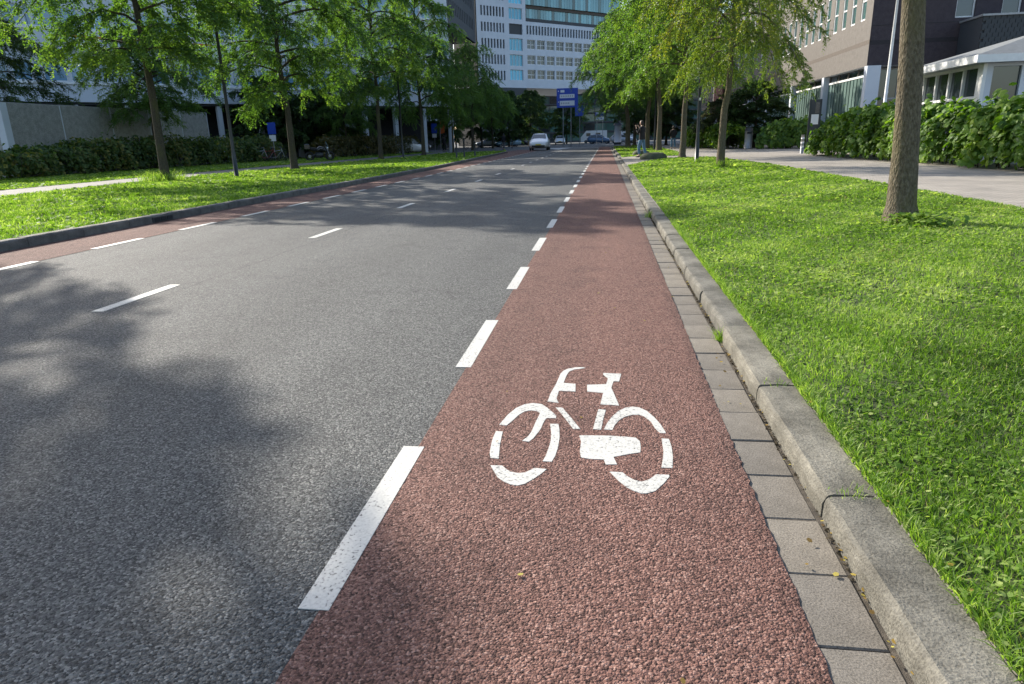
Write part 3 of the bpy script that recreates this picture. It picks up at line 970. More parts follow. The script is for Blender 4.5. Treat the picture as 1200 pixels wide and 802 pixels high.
tuft('weed', 'small tuft of dry weed in the kerb gap behind the bicycle symbol', 0.71, 4.03, -0.01, 90, 0.1, 0.022, M['grass'], 0.1)
tuft('weed', 'green weed growing at the shifted kerb stone farther up the lane', 0.70, 10.6, -0.01, 90, 0.12, 0.04, M['grass'], 0.0)
tuft('weed', 'tiny weed sprouting from the kerb joint nearest the camera', 0.80, 2.04, 0.078, 36, 0.03, 0.03, M['grass'], 0.1)
tuft('weed', 'thin green sprigs in the kerb joint beside the bicycle symbol', 0.80, 3.05, 0.078, 26, 0.028, 0.03, M['grass'], 0.0)
tuft('weed', 'leafy ground weeds around the foot of the nearest right tree', 3.72, 8.75, 0.08, 120, 0.13, 0.19, M['clover'], 0.1, None, 420)
tuft('weed', 'long grass tuft around the foot of the slim tree on the left lawn', -15.95, 23.3, 0.08, 500, 0.42, 0.35, M['grass'], 0.1)
tuft('weed', 'grass tuft at the foot of the second right hand tree', 3.95, 24.7, 0.08, 200, 0.3, 0.16, M['grass'], 0.0)
tuft('weed', 'grass tuft at the foot of the black lamp post on the right', 3.75, 29.4, 0.08, 120, 0.22, 0.1, M['grass'], 0.0)

# fallen leaves
def fallen(n, xs, ys_, z, smin, smax):
    x = xs(n); y = ys_(n)
    return leaflets(x, y, np.full(n, z) + rng.uniform(0, 0.006, n), rng.uniform(smin, smax, n), rng.uniform(0, 1, n), 0.35)
V, F, T = join_np([
    fallen(85, lambda n: rng.normal(0.697, 0.008, n), lambda n: 1.0 + rng.gamma(1.5, 2.0, n), 0.004, 0.007, 0.018),
    fallen(45, lambda n: rng.uniform(0.5, 0.7, n), lambda n: rng.uniform(1, 12, n), 0.004, 0.008, 0.02),
    fallen(60, lambda n: 0.875 + np.abs(rng.normal(0, 0.025, n)), lambda n: rng.uniform(1, 6, n), 0.085, 0.01, 0.028),
    fallen(18, lambda n: rng.uniform(-0.6, 0.45, n), lambda n: rng.uniform(1.2, 9, n), 0.006, 0.008, 0.02)])
def crumbs(n):
    yy = rng.uniform(0.9, 14, n)
    yy = yy[np.sin(yy * 2.7) + np.sin(yy * 7.1 + 1) + rng.normal(0, 0.6, n) > -0.3]
    n = len(yy)
    return leaflets(rng.normal(0.696, 0.006, n), yy, np.full(n, -0.003) + rng.uniform(0, 0.006, n), rng.uniform(0.006, 0.016, n), rng.uniform(0, 1, n), 0.5)
Vc, Fc, Tc = join_np([crumbs(2600)])
tag(link('gutter_dirt', mesh_np('gutter_dirt', Vc, Fc, tone=Tc), M['dirt']), 'dark crumbs of earth in the joint between gutter and kerb', 'dirt', kind='stuff')
tag(link('fallen_leaves', mesh_np('fallen_leaves', V, F, tone=T), M['fallen']), 'tiny yellow fallen leaves scattered in gutter and along kerb', 'leaves', kind='stuff')

# ================================================================== TREES
def leaf_cards(C, U, N, size, tone, ratio=0.42):
    """folded pointed leaves: centre, along-axis, normal"""
    U = U / np.linalg.norm(U, axis=1, keepdims=True)
    W = np.cross(N, U)
    W /= np.maximum(np.linalg.norm(W, axis=1, keepdims=True), 1e-6)
    N2 = np.cross(U, W)
    s = size[:, None]
    A = C - U * s * 0.5
    B = C + U * s * 0.5 - N2 * s * 0.08
    L_ = C - U * s * 0.02 + W * s * ratio + N2 * s * 0.1
    R_ = C - U * s * 0.02 - W * s * ratio + N2 * s * 0.1
    V = np.stack([A, R_, B, L_], 1).reshape(-1, 3)
    i = np.arange(len(C)) * 4
    return V, [np.c_[i, i + 1, i + 2], np.c_[i, i + 2, i + 3]], np.repeat(tone, 4)

def lobed_cards(C, U, N, size, tone):
    """broad lobed leaf with seven points and a raised midrib"""
    U = U / np.linalg.norm(U, axis=1, keepdims=True)
    W = np.cross(N, U)
    W /= np.maximum(np.linalg.norm(W, axis=1, keepdims=True), 1e-6)
    N2 = np.cross(U, W)
    s = size[:, None]
    def P(u, w, n_):
        return C + U * s * u + W * s * w + N2 * s * n_
    V = np.stack([P(-0.45, 0, 0.0), P(-0.3, 0.42, -0.06), P(0.02, 0.34, -0.05), P(0.2, 0.46, -0.12), P(0.55, 0, -0.14),
                  P(0.2, -0.46, -0.12), P(0.02, -0.34, -0.05), P(-0.3, -0.42, -0.06), P(0.0, 0, 0.06)], 1).reshape(-1, 3)
    i = np.arange(len(C)) * 9
    F = [np.c_[i + 8, i + k, i + (k + 1) % 8] for k in range(8)]
    F = [np.concatenate(F)[:, ::-1]]
    return V, F, np.repeat(tone, 9)

def bez(p0, p1, p2, n):
    t = np.linspace(0, 1, n)[:, None]
    return (1 - t) ** 2 * p0 + 2 * t * (1 - t) * p1 + t ** 2 * p2

def make_tree_meshes(seed, H, base_h, rad, n_limb, r0, leaf=0.11, sprays=11, per=15, droop=0.35, peak=0.35, lean=(0, 0), bias=None):
    """one tree: a trunk mesh with limbs, and a crown of leaf sprays on drooping twigs"""
    g = np.random.default_rng(seed)
    mb = MB()
    top = np.array([lean[0], lean[1], H])
    tz = np.linspace(0, 1, 14)
    wob = np.cumsum(g.normal(0, 0.035, (14, 2)), 0)
    wob[:4] *= 0.3
    trunk = np.c_[lean[0] * tz ** 1.4 + wob[:, 0], lean[1] * tz ** 1.4 + wob[:, 1], tz * H * 0.93]
    tr = r0 * (1 - 0.86 * tz ** 0.9)
    tr[0] *= 1.45
    tz2 = np.insert(tz, 1, 0.018)
    trunk = np.insert(trunk, 1, trunk[0] + np.array([0, 0, 0.018 * H * 0.93]), 0)
    tr = np.insert(tr, 1, r0 * 1.08)
    mb.tube(trunk, list(tr), 12)
    C, U, N, S, T = [], [], [], [], []
    def spray(p, d, length, shade):
        """compound leaf: leaflets on both sides of a drooping rachis"""
        k = per
        t = np.linspace(0.1, 1, k)
        d = d / (np.linalg.norm(d) + 1e-6)
        pts = p + d * (t[:, None] * length) + np.array([0, 0, -1.0]) * (t[:, None] ** 2 * length * g.uniform(0.15, 0.7))
        side = np.cross(d, [0, 0, 1.0]); side /= (np.linalg.norm(side) + 1e-6)
        sg = np.where(np.arange(k) % 2 == 0, 1, -1)[:, None]
        u = d * 0.45 + side * sg * 0.8 + g.normal(0, 0.28, (k, 3)) + np.array([0, 0, -0.25])
        c = pts + u / np.linalg.norm(u, axis=1, keepdims=True) * leaf * 0.5
        nn = np.array([0, 0, 1.0]) + g.normal(0, 0.45, (k, 3))
        C.append(c); U.append(u); N.append(nn)
        S.append(leaf * g.uniform(0.65, 1.25, k)); T.append(np.clip(shade + g.normal(0, 0.13, k), 0, 1))
    ga = g.uniform(0, 6.28)
    for i in range(n_limb):
        t = (i + g.uniform(0, 0.8)) / n_limb
        zz = base_h + (H * 0.95 - base_h) * t
        az = ga + i * 2.399 + g.normal(0, 0.25)
        # crown profile: wide at 'peak', pointed on top
        pr = (0.62 + 0.38 * (t / peak)) if t < peak else (1 - ((t - peak) / (1 - peak)) ** 1.7 * 0.86)
        L = rad * pr * g.uniform(0.72, 1.12)
        if bias is not None:
            L *= 1 + bias[2] * math.cos(az - math.atan2(bias[1], bias[0]))
        st = np.array([np.interp(zz, trunk[:, 2], trunk[:, 0]), np.interp(zz, trunk[:, 2], trunk[:, 1]), min(zz, H * 0.92)])
        out = np.array([math.cos(az), math.sin(az), 0])
        rise = L * g.uniform(0.25, 0.5) * (0.6 + 0.9 * t)
        p1 = st + out * L * 0.5 + np.array([0, 0, rise])
        p2 = st + out * L + np.array([0, 0, rise * 0.9 - L * droop * g.uniform(0.5, 1.2)])
        path = bez(st, p1, p2, 8) + g.normal(0, 0.03, (8, 3))
        rl = 0.018 + 0.012 * L
        mb.tube(path, list(np.linspace(rl, 0.008, 8)), 5, cap=False)
        shade0 = g.uniform(0.32, 0.62)
        nb = int(5 + L * 2.1)
        for b in range(nb):
            s = 0.22 + 0.78 * (b + g.uniform(0, 1)) / nb
            q = path[min(int(s * 7), 6)] + (path[min(int(s * 7) + 1, 7)] - path[min(int(s * 7), 6)]) * (s * 7 - int(s * 7))
            dirn = (path[-1] - path[-3]); dirn /= np.linalg.norm(dirn)
            side = np.cross(out, [0, 0, 1.0]) * (1 if b % 2 else -1)
            bl = L * g.uniform(0.2, 0.42) * (1.15 - 0.5 * s) + 0.25
            e = q + (side * g.uniform(0.5, 1.0) + dirn * g.uniform(0.2, 0.9)) * bl + np.array([0, 0, g.uniform(-0.35, 0.35) * bl])
            mid = (q + e) / 2 + np.array([0, 0, 0.16 * bl])
            tw = bez(q, mid, e - np.array([0, 0, droop * 0.45 * bl]), 5)
            mb.tube(tw, [0.012, 0.01, 0.008, 0.006, 0.003], 3, cap=False)
            shade = np.clip(shade0 + g.normal(0, 0.1), 0, 1)
            for k in range(sprays):
                f = g.uniform(0.15, 1.0)
                j = min(int(f * 4), 3)
                pp = tw[j] + (tw[j + 1] - tw[j]) * (f * 4 - j)
                dd = (tw[j + 1] - tw[j]); dd = dd / (np.linalg.norm(dd) + 1e-6)
                dd = dd * 0.7 + g.normal(0, 0.6, 3) + out * 0.25
                spray(pp, dd, g.uniform(0.28, 0.55), shade)
    C = np.concatenate(C); U = np.concatenate(U); N = np.concatenate(N); S = np.concatenate(S); T = np.concatenate(T)
    V, F, T = leaf_cards(C, U, N, S, T, 0.3)
    return mb.mesh('trunk', True), mesh_np('crown', V, F, tone=T)

TREE = [make_tree_meshes(11, 12.5, 3.5, 4.6, 35, 0.17, leaf=0.118, sprays=13, droop=0.46),
        make_tree_meshes(12, 13.5, 4.0, 4.3, 37, 0.16, leaf=0.118, sprays=13, droop=0.46),
        make_tree_meshes(13, 10.0, 3.9, 4.0, 30, 0.2, leaf=0.1, sprays=12, droop=0.75, bias=(1, -0.2, 0.05)),
        make_tree_meshes(14, 11.5, 4.5, 4.8, 34, 0.19, leaf=0.122, sprays=13, droop=0.5)]
FULL = make_tree_meshes(21, 12.4, 6.9, 2.9, 30, 0.18, leaf=0.14, sprays=13, droop=0.4, peak=0.5)  # small high crown, shaped for the shadow it throws on the near road
NEAR = make_tree_meshes(15, 12.0, 5.6, 3.6, 22, 0.163, sprays=7)
BUSHY = [make_tree_meshes(16, 9.0, 1.2, 3.4, 34, 0.15, leaf=0.2, sprays=9, droop=0.3), make_tree_meshes(17, 11.0, 2.2, 4.4, 36, 0.2, leaf=0.22, sprays=8, droop=0.3)]

def tree(name, label, mats, x, y, rot=0.0, s=1.0, sz=1.0, leaf='leaf', bark='bark', group=None, z=0.08):
    t = thing(name, label, 'tree', (x, y, z), rot, group)
    a = link('trunk', mats[0], None, t)
    b = link('crown', mats[1], None, t)
    for o, mt in ((a, M[bark]), (b, M[leaf])):
        if len(o.data.materials) == 0:
            o.data.materials.append(mt)
        o.material_slots[0].link = 'OBJECT'
        o.material_slots[0].material = mt
    b['kind'] = 'stuff'
    t.scale = (s, s, s * sz)
    return t

GR = 'street trees along the right lawn'
tree('street_tree', 'nearest right tree, thick bare brown trunk rising out of the frame', NEAR, 3.70, 9.15, 0.4, 1.0, group=GR).rotation_euler = (0, -0.085, 0.4)
tree('street_tree', 'second tree on the right lawn, drooping yellow tinged crown beside the black lamp post', TREE[2], 3.93, 24.86, 0.0, 0.71, 1.24, 'leaf_gold', group=GR)
tree('street_tree', 'third tree on the right, slim mossy trunk just behind the black lamp post', TREE[3], 3.85, 36.2, 2.2, 0.86, 1.08, group=GR)
tree('street_tree', 'fourth tree on the right, behind the person beside the far lamp post', TREE[3], 4.05, 54.5, 4.0, 1.12, 1.0, group=GR)
tree('street_tree', 'fifth tree on the right, trunk close left of the far lamp post', TREE[3], 3.6, 63.0, 1.1, 1.2, 0.95, group=GR)
tree('street_tree', 'far right row tree whose crown leans out over the red cycle lane', TREE[2], 2.4, 76, 3.3, 1.4, 1.0, group=GR)
tree('street_tree', 'farthest tree of the right row at the road junction', TREE[0], 3.6, 90, 5.1, 1.25, 0.9, group=GR)
GL = 'street trees along the left lawn'
tree('street_tree', 'leftmost tree, unseen past the left edge, crown shaped to cast the near left shadow', FULL, -16.45, 12.15, 1.0, 1.0, 1.0, group=GL)
tree('street_tree', 'slim mossy tree on the left lawn standing in a tuft of long grass', TREE[1], -15.95, 23.5, 2.0, 1.0, 1.0, bark='bark_dark', group=GL)
tree('street_tree', 'left lawn tree just right of the black lamp post', TREE[0], -15.0, 32.2, 3.6, 1.0, 1.0, bark='bark_dark', group=GL)
tree('street_tree', 'left lawn tree between the motorbike and the far left lamp post', TREE[1], -15.6, 47.4, 0.4, 1.05, 1.0, bark='bark_dark', group=GL)
tree('street_tree', 'left lawn tree just right of the far left lamp post', TREE[0], -15.3, 58, 2.9, 1.0, 1.1, bark='bark_dark', group=GL)
tree('street_tree', 'left row tree behind the three grey bollards', TREE[1], -14.6, 66.5, 5.0, 0.66, 0.95, bark='bark_dark', group=GL)
tree('street_tree', 'pale left row tree in front of the white office building', TREE[2], -16.0, 84, 1.6, 1.1, 1.15, bark='bark_dark', group=GL)
tree('street_tree', 'small left row tree behind the white car', TREE[3], -15.6, 97, 4.2, 0.8, 0.95, bark='bark_dark', group=GL)
GB = 'trees behind the left hedge'
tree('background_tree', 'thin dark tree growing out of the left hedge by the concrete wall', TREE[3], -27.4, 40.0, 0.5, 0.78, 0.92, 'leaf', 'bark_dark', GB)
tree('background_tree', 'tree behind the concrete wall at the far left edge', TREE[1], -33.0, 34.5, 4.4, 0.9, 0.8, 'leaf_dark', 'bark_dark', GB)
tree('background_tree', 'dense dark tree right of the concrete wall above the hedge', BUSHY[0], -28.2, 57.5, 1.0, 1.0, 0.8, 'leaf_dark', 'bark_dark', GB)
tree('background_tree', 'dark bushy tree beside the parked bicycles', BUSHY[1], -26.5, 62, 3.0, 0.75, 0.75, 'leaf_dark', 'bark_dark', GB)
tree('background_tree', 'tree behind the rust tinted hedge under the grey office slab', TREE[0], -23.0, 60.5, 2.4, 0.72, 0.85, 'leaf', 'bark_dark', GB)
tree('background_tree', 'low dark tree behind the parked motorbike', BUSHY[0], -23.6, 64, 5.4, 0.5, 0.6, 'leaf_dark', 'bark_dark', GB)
GF = 'dark trees at the far junction'
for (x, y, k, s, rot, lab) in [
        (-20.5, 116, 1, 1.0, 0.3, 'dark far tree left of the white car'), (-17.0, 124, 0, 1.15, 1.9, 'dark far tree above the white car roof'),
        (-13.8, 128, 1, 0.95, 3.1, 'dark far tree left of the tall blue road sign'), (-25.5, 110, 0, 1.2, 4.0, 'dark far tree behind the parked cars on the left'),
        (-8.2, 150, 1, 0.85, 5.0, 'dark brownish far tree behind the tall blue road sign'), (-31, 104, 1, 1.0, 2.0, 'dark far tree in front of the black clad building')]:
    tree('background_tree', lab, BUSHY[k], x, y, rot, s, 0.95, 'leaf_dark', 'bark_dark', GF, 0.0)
GH = 'trees behind the right hedges'
tree('background_tree', 'dark tree over the low hedges behind the grey litter bin', BUSHY[0], 11.6, 57.5, 0.7, 0.85, 0.68, 'leaf_dark', 'bark_dark', GH)
tree('background_tree', 'pale flowering bush behind the second right hand tree', BUSHY[0], 9.4, 60, 2.2, 0.62, 0.72, 'leaf_blossom', 'bark_dark', GH)
tree('background_tree', 'dark tree behind the far right lamp post and the person', BUSHY[1], 7.2, 86, 2.7, 0.85, 0.7, 'leaf_dark', 'bark_dark', GH)
tree('background_tree', 'dark tree at the far end of the right row', BUSHY[1], 5.2, 104, 0.7, 1.0, 0.8, 'leaf_dark', 'bark_dark', GH)

# ================================================================== HEDGES
def hedge(name, label, pts, width, h_fn, n, leaf, mat, lobed=False, seed=0, group=None, bulge=0.3, core='leaf_dark'):
    """leaves over a bumpy bank following a centre line; pts are (x, y)"""
    g = np.random.default_rng(seed)
    pts = np.array(pts, float)
    seg = np.r_[0, np.cumsum(np.hypot(*np.diff(pts, axis=0).T))]
    Ltot = seg[-1]
    origin = np.array([pts[0, 0], pts[0, 1], 0.08])
    def at(s):
        return np.c_[np.interp(s, seg, pts[:, 0]), np.interp(s, seg, pts[:, 1])]
    s = g.uniform(0, Ltot, n)
    p = at(s); d = at(np.minimum(s + 0.1, Ltot)) - at(np.maximum(s - 0.1, 0))
    d /= np.linalg.norm(d, axis=1, keepdims=True)
    side = np.c_[d[:, 1], -d[:, 0]]
    hs = h_fn(s)
    # a rounded bank: angle around the section
    a = g.uniform(-0.05, 1.05, n) * np.pi
    # lumps: one shrub after another
    lump = 1 + bulge * (np.sin(s * 2.3 + seed) * 0.35 + np.sin(s * 5.1 + 3 * a + seed) * 0.3 + np.sin(s * 9.7 - 4 * a) * 0.2)
    depth = 1 - np.abs(g.normal(0, 0.13, n)) + (g.uniform(0, 1, n) < 0.06) * g.uniform(0.05, 0.2, n)
    c = np.cos(a); sn = np.abs(np.sin(a))
    ex, ez = np.sign(c) * np.abs(c) ** 0.6, sn ** 0.55
    endf = np.clip(np.minimum(s, Ltot - s) / (width * 0.5) + 0.35, 0, 1) ** 0.5
    off = ex * width / 2 * lump * depth
    z = ez * hs * (0.86 + 0.14 * lump) * depth * endf
    P = np.c_[p + side * off[:, None], z + 0.05]
    nrm = np.c_[side * ex[:, None], 0.35 + ez[:]] + g.normal(0, 0.4, (n, 3))
    nrm /= np.linalg.norm(nrm, axis=1, keepdims=True)
    u = np.cross(nrm, g.normal(0, 1, (n, 3))) + np.array([0, 0, -0.55])
    sz = leaf * g.uniform(0.55, 1.2, n)
    tone = np.clip(0.4 + 0.4 * (lump - 1) + g.normal(0, 0.24, n) + 0.25 * np.sin(s * 1.1 + seed) * 0.5, 0, 1)
    V, F, T = (lobed_cards if lobed else leaf_cards)(P - np.array([origin[0], origin[1], 0.0]), u, nrm, sz, tone)
    t = thing(name, label, 'hedge', tuple(origin), 0, group)
    f = link('foliage', mesh_np('foliage', V, F, tone=T), M[mat], t)
    f['kind'] = 'stuff'
    # woody stems inside
    st = MB()
    for k in range(int(Ltot / 0.22)):
        q = at(np.array([g.uniform(0, Ltot)]))[0] + g.normal(0, width * 0.16, 2) - origin[:2]
        e = q + g.normal(0, 0.25, 2)
        st.tube([(q[0], q[1], -0.02), ((q[0] + e[0]) / 2, (q[1] + e[1]) / 2, 0.5), (e[0], e[1], float(h_fn(np.array([Ltot / 2]))[0]) * 0.8)], [0.02, 0.014, 0.006], 4, cap=False)
    so = st.build('stems', M['twig'], t)
    so['kind'] = 'stuff'
    return t

hedge('hedge', 'tall bright green broad leaved hedge along the right footpath', [(11.0, 36.6), (10.9, 30), (11.3, 24), (11.3, 18), (11.4, 9)], 2.3,
      lambda s: np.interp(s, [0, 2, 6, 8, 12, 30], [1.05, 1.5, 1.85, 1.85, 1.65, 1.7]) * (1 + 0.07 * np.sin(s * 2.9) + 0.05 * np.sin(s * 6.7)), 21000, 0.22, 'leaf_hedge', True, 3, bulge=0.4)
hedge('hedge', 'rounded green hedge right of the grey litter bin', [(11.3, 53.0), (13.2, 51.2), (15.0, 50.6)], 2.0,
      lambda s: np.interp(s, [0, 1.5, 4], [1.5, 1.75, 1.9]), 6000, 0.26, 'leaf_hedge', True, 5, bulge=0.25)
hedge('hedge', 'light green hedge left of the grey litter bin behind the trunks', [(9.6, 54.5), (8.6, 62), (8.3, 70)], 2.0,
      lambda s: 1.75 + 0 * s, 6500, 0.28, 'leaf_hedge', True, 8, bulge=0.3)
hedge('hedge', 'dark green hedge bank in front of the concrete wall on the left', [(-27.8, 20), (-27.6, 30), (-27.4, 40), (-27.0, 50), (-26.0, 53)], 2.8,
      lambda s: np.interp(s, [0, 10, 13, 33], [1.1, 1.15, 1.5, 1.6]) * (1 + 0.14 * np.sin(s * 1.9) + 0.1 * np.sin(s * 4.3 + 1)), 26000, 0.22, 'leaf_mixed', False, 11, bulge=0.6)
hedge('hedge', 'rust tinted clipped hedge under the grey office slab', [(-24.0, 56.0), (-22.4, 60), (-21.6, 68), (-21.0, 76)], 1.6,
      lambda s: 1.75 + 0 * s, 8000, 0.22, 'leaf_rust', False, 13, bulge=0.15)

# ================================================================== BUILDINGS
def holed_wall(W, z0, z1, holes, depth=0.18, x0=0.0):
    """wall in the plane y = 0 (outside is -y) with real openings and reveals"""
    mb = MB()
    xs = sorted({x0, x0 + W} | {h[0] for h in holes} | {h[1] for h in holes})
    zs = sorted({z0, z1} | {h[2] for h in holes} | {h[3] for h in holes})
    grid = {}
    for i in range(len(xs) - 1):
        for k in range(len(zs) - 1):
            cx, cz = (xs[i] + xs[i + 1]) / 2, (zs[k] + zs[k + 1]) / 2
            if any(h[0] < cx < h[1] and h[2] < cz < h[3] for h in holes):
                continue
            mb.add([(xs[i], 0, zs[k]), (xs[i + 1], 0, zs[k]), (xs[i + 1], 0, zs[k + 1]), (xs[i], 0, zs[k + 1])], [(0, 1, 2, 3)])
    for (a, b, c, d) in holes:
        mb.add([(a, 0, c), (b, 0, c), (b, 0, d), (a, 0, d), (a, depth, c), (b, depth, c), (b, depth, d), (a, depth, d)],
               [(0, 4, 5, 1), (1, 5, 6, 2), (2, 6, 7, 3), (3, 7, 4, 0)])
    return mb

def win_meshes(w, h, fr, bars_x=(), bars_z=(), d=0.05):
    """pane and frame meshes for an opening w x h, origin lower left, outside -y"""
    pane = MB().box(0.001, w - 0.001, 0.0, 0.03, 0.001, h - 0.001).mesh('pane')
    f = MB()
    f.box(0.002, fr, -d, -0.002, 0.002, h - 0.002)
    f.box(w - fr, w - 0.002, -d, -0.002, 0.002, h - 0.002)
    f.box(fr, w - fr, -d, -0.002, 0.002, fr)
    f.box(fr, w - fr, -d, -0.002, h - fr, h - 0.002)
    for b in bars_x:
        f.box(b * w - fr / 2, b * w + fr / 2, -d * 0.8, -0.003, fr, h - fr)
    for b in bars_z:
        f.box(fr, w - fr, -d * 0.7, -0.004, b * h - fr / 2, b * h + fr / 2)
    return pane, f.mesh('frame')

def put_window(root, pm, fm, glass, frame, M4, x, z, depth=0.14):
    o = link('window', pm, glass, root, matrix=M4 @ Matrix.Translation((x, depth, z)))
    f = link('frame', fm, frame, o)
    return o

def facing(origin, ang):
    return Matrix.Translation(origin) @ Matrix.Rotation(ang, 4, 'Z')

# ---------------------------------------------------------------- brown office building on the right
bb = thing('office_building', 'brown panelled office building with tall narrow windows and dark end wall on the right', 'building', (15.5, 46.0, 0))
# long side faces the road: local x runs towards the camera
side = facing((0, 74, 0), -math.pi / 2)          # u = 120 - Y
def U(Y): return 120 - Y
wins = []
for f_ in range(2):
    zb = 7.55 + f_ * 4.1
    for k in range(14):
        Yc = 47.6 + k * 1.77
        wins.append((U(Yc) - 0.42, U(Yc) + 0.42, zb, zb + 2.5))
    for k in range(20):
        Yc = 76 + k * 2.1
        wins.append((U(Yc) - 0.42, U(Yc) + 0.42, zb, zb + 2.5))
w = holed_wall(74, 6.32, 16, wins, 0.3)
w.build('side_wall', M['brown_panel'], bb, matrix=side)
holed_wall(74, 4.85, 6.09, [], 0).build('lower_fascia', M['brown_panel'], bb, matrix=side)
MB().box(0, 74, -0.006, 0.1, 6.085, 6.325).build('groove_shade_band', M['brown_band'], bb, matrix=side)  # slightly raised band, coloured darker in place of a groove's shade
pm_, fm_ = win_meshes(0.84, 2.5, 0.09, (), (0.45,), 0.07)
for (a, b, c, d) in wins:
    put_window(bb, pm_, fm_, M['glass_teal'], M['white_frame'], side, a, c, 0.1)
# front end wall, faces the camera, its shade put into the panel colour
front = facing((0, 0, 0), 0.0)
fh = [(4.55, 5.6, 7.28, 9.3), (7.0, 8.05, 7.28, 9.3), (9.4, 10.5, 7.28, 9.3)]
holed_wall(26, 6.25, 16, fh, 0.25).build('end_wall', M['shaded_panel'], bb, matrix=front)
holed_wall(26, 4.85, 6.02, [], 0).build('end_fascia', M['shaded_panel'], bb, matrix=front)
MB().box(0.02, 26, -0.006, 0.1, 6.015, 6.255).build('groove_shade_band', M['dark_band'], bb, matrix=front)  # end wall's band, groove shade given by its dark colour
MB().box(0.02, 26, -0.012, 0.02, 7.05, 7.09).build('panel_joint', M['dark_band'], bb, matrix=front)
pm_, fm_ = win_meshes(1.05, 2.0, 0.09)
for (a, b, c, d) in fh:
    put_window(bb, pm_, fm_, M['glass'], M['white_frame'], front, a, c, 0.2)
MB().box(0.0, 26, 0.02, 74, 15.9, 16.1).build('roof', M['roof_grey'], bb)
MB().box(0.45, 26, 0.45, 73.8, 5.05, 15.85).build('inner_block', M['black_void'], bb)  # added solid fill, stops daylight leaking through the hollow shell
MB().box(0.05, 26, 0.05, 73.9, 4.85, 5.0).build('soffit', M['white_wall'], bb)
# recessed ground floor: piers, clerestory, green glass screen
for Yp in (45.75, 54.2, 63, 72, 81, 90, 99, 108):
    MB().box(-0.02, 0.75, -0.25, 0.25, 0, 4.85).build('pier', M['white_wall'], bb, matrix=Matrix.Translation((0.0, Yp - 46 + 0.28, 0)))
for k in range(26):
    Ya = 46.6 + k * 1.9
    MB().box(0.42, 0.48, 0, 1.8, 4.4, 4.84).build('clerestory_pane', M['glass'], bb, matrix=Matrix.Translation((0, Ya - 46, 0)))
    MB().box(0.36, 0.5, -0.06, 0.0, 4.4, 4.84).build('clerestory_bar', M['brown_panel'], bb, matrix=Matrix.Translation((0, Ya - 46, 0)))
MB().box(0.3, 0.5, 0.4, 60, 4.3, 4.42).build('transom', M['white_frame'], bb)
for k in range(58):
    Ya = 46.5 + k * 0.62
    if Ya > 78: break
    MB().box(0.34, 0.4, 0.01, 0.6, 1.2, 4.3).build('screen_pane', M['glass_green'], bb, matrix=Matrix.Translation((0, Ya - 46, 0)))
    MB().box(0.3, 0.42, -0.018, 0.008, 1.2, 4.3).build('screen_fin', M['glass_teal'], bb, matrix=Matrix.Translation((0, Ya - 46, 0)))
MB().box(0.25, 0.55, 0.3, 60, 0, 1.2).build('plinth', M['brown_panel'], bb)
MB().box(2.2, 25.5, 1.5, 73, 0, 4.84).build('inner_core', M['black_void'], bb)
pm_, fm_ = win_meshes(2.3, 4.7, 0.1, (0.5,), (0.62,))
for k in range(5):
    put_window(bb, pm_, fm_, M['glass'], M['grey_metal'], front, 1.2 + k * 2.35, 0.1, 1.3)
# red panels farther along the same side
MB().box(-0.35, -0.2, 0, 7.5, 3.4, 9.4).build('red_panel', M['red_panel'], bb, matrix=Matrix.Translation((0, 51, 0)))
MB().box(-0.25, -0.12, 0, 3.0, 0.0, 4.6).build('red_door', M['red_panel'], bb, matrix=Matrix.Translation((0, 46, 0)))

# ---------------------------------------------------------------- pavilion with white eaves on the right
pv = thing('pavilion', 'low pavilion with white fascia, white framed windows and grey hipped roof behind the hedge', 'building', (13.55, 28.2, 0))
PX, PY, PL, PW = 13.55, 28.2, 5.4, 7.5
ev0, ev1 = 3.36, 3.62
o_ = 0.55
fas = MB()
fas.box(-o_, -o_ + 0.09, -o_, PL + o_, ev0, ev1)
fas.box(-o_ + 0.09, PW + o_, -o_, -o_ + 0.09, ev0, ev1)
fas.box(-o_ + 0.09, PW + o_, PL + o_ - 0.09, PL + o_, ev0, ev1)
fas.build('fascia', M['white_frame'], pv)
MB().box(-o_ + 0.09, PW + o_ - 0.1, -o_ + 0.09, PL + o_ - 0.09, ev0 + 0.02, ev0 + 0.05).build('soffit', M['pale_wall'], pv)
zr = 4.75
MB().add([(-o_, -o_, ev1), (PW + o_, -o_, ev1), (PW + o_, PL + o_, ev1), (-o_, PL + o_, ev1), (3.4, PL / 2 - 0.2, zr), (PW - 2, PL / 2 - 0.2, zr)],
         [(0, 1, 5, 4), (1, 2, 5), (2, 3, 4, 5), (3, 0, 4)]).build('roof', M['roof_grey'], pv)
sd = facing((0, PL, 0), -math.pi / 2)
hs = [(PL - 0.35 - (k + 1) * 1.12, PL - 0.35 - k * 1.12 - 0.1, zz, zz + hh) for k in range(4) for zz, hh in ((0.9, 1.27), (2.27, 0.98))]
holed_wall(PL, 0, 3.37, hs, 0.12).build('side_wall', M['white_frame'], pv, matrix=sd)
for (a, b, c, d) in hs:
    link('window', MB().box(0, b - a, 0, 0.03, 0, d - c).mesh('pane'), M['glass'], pv, matrix=sd @ Matrix.Translation((a, 0.1, c)))
fr_ = facing((0, 0, 0), 0)
hf = [(0.3, 1.25, 2.1, 3.25), (0.3, 1.25, 0.9, 2.0)]
holed_wall(1.45, 0, 3.37, hf, 0.12).build('front_bay', M['pale_wall'], pv, matrix=fr_)
for (a, b, c, d) in hf:
    link('window', MB().box(0, b - a, 0, 0.03, 0, d - c).mesh('pane'), M['glass'], pv, matrix=fr_ @ Matrix.Translation((a, 0.1, c)))
MB().box(1.46, PW, 0.02, 0.3, 0, 3.0).build('brick_wall', M['yellow_brick'], pv)
MB().box(1.46, PW, 0.04, 0.28, 3.0, 3.36).build('top_band', M['dark_band'], pv)
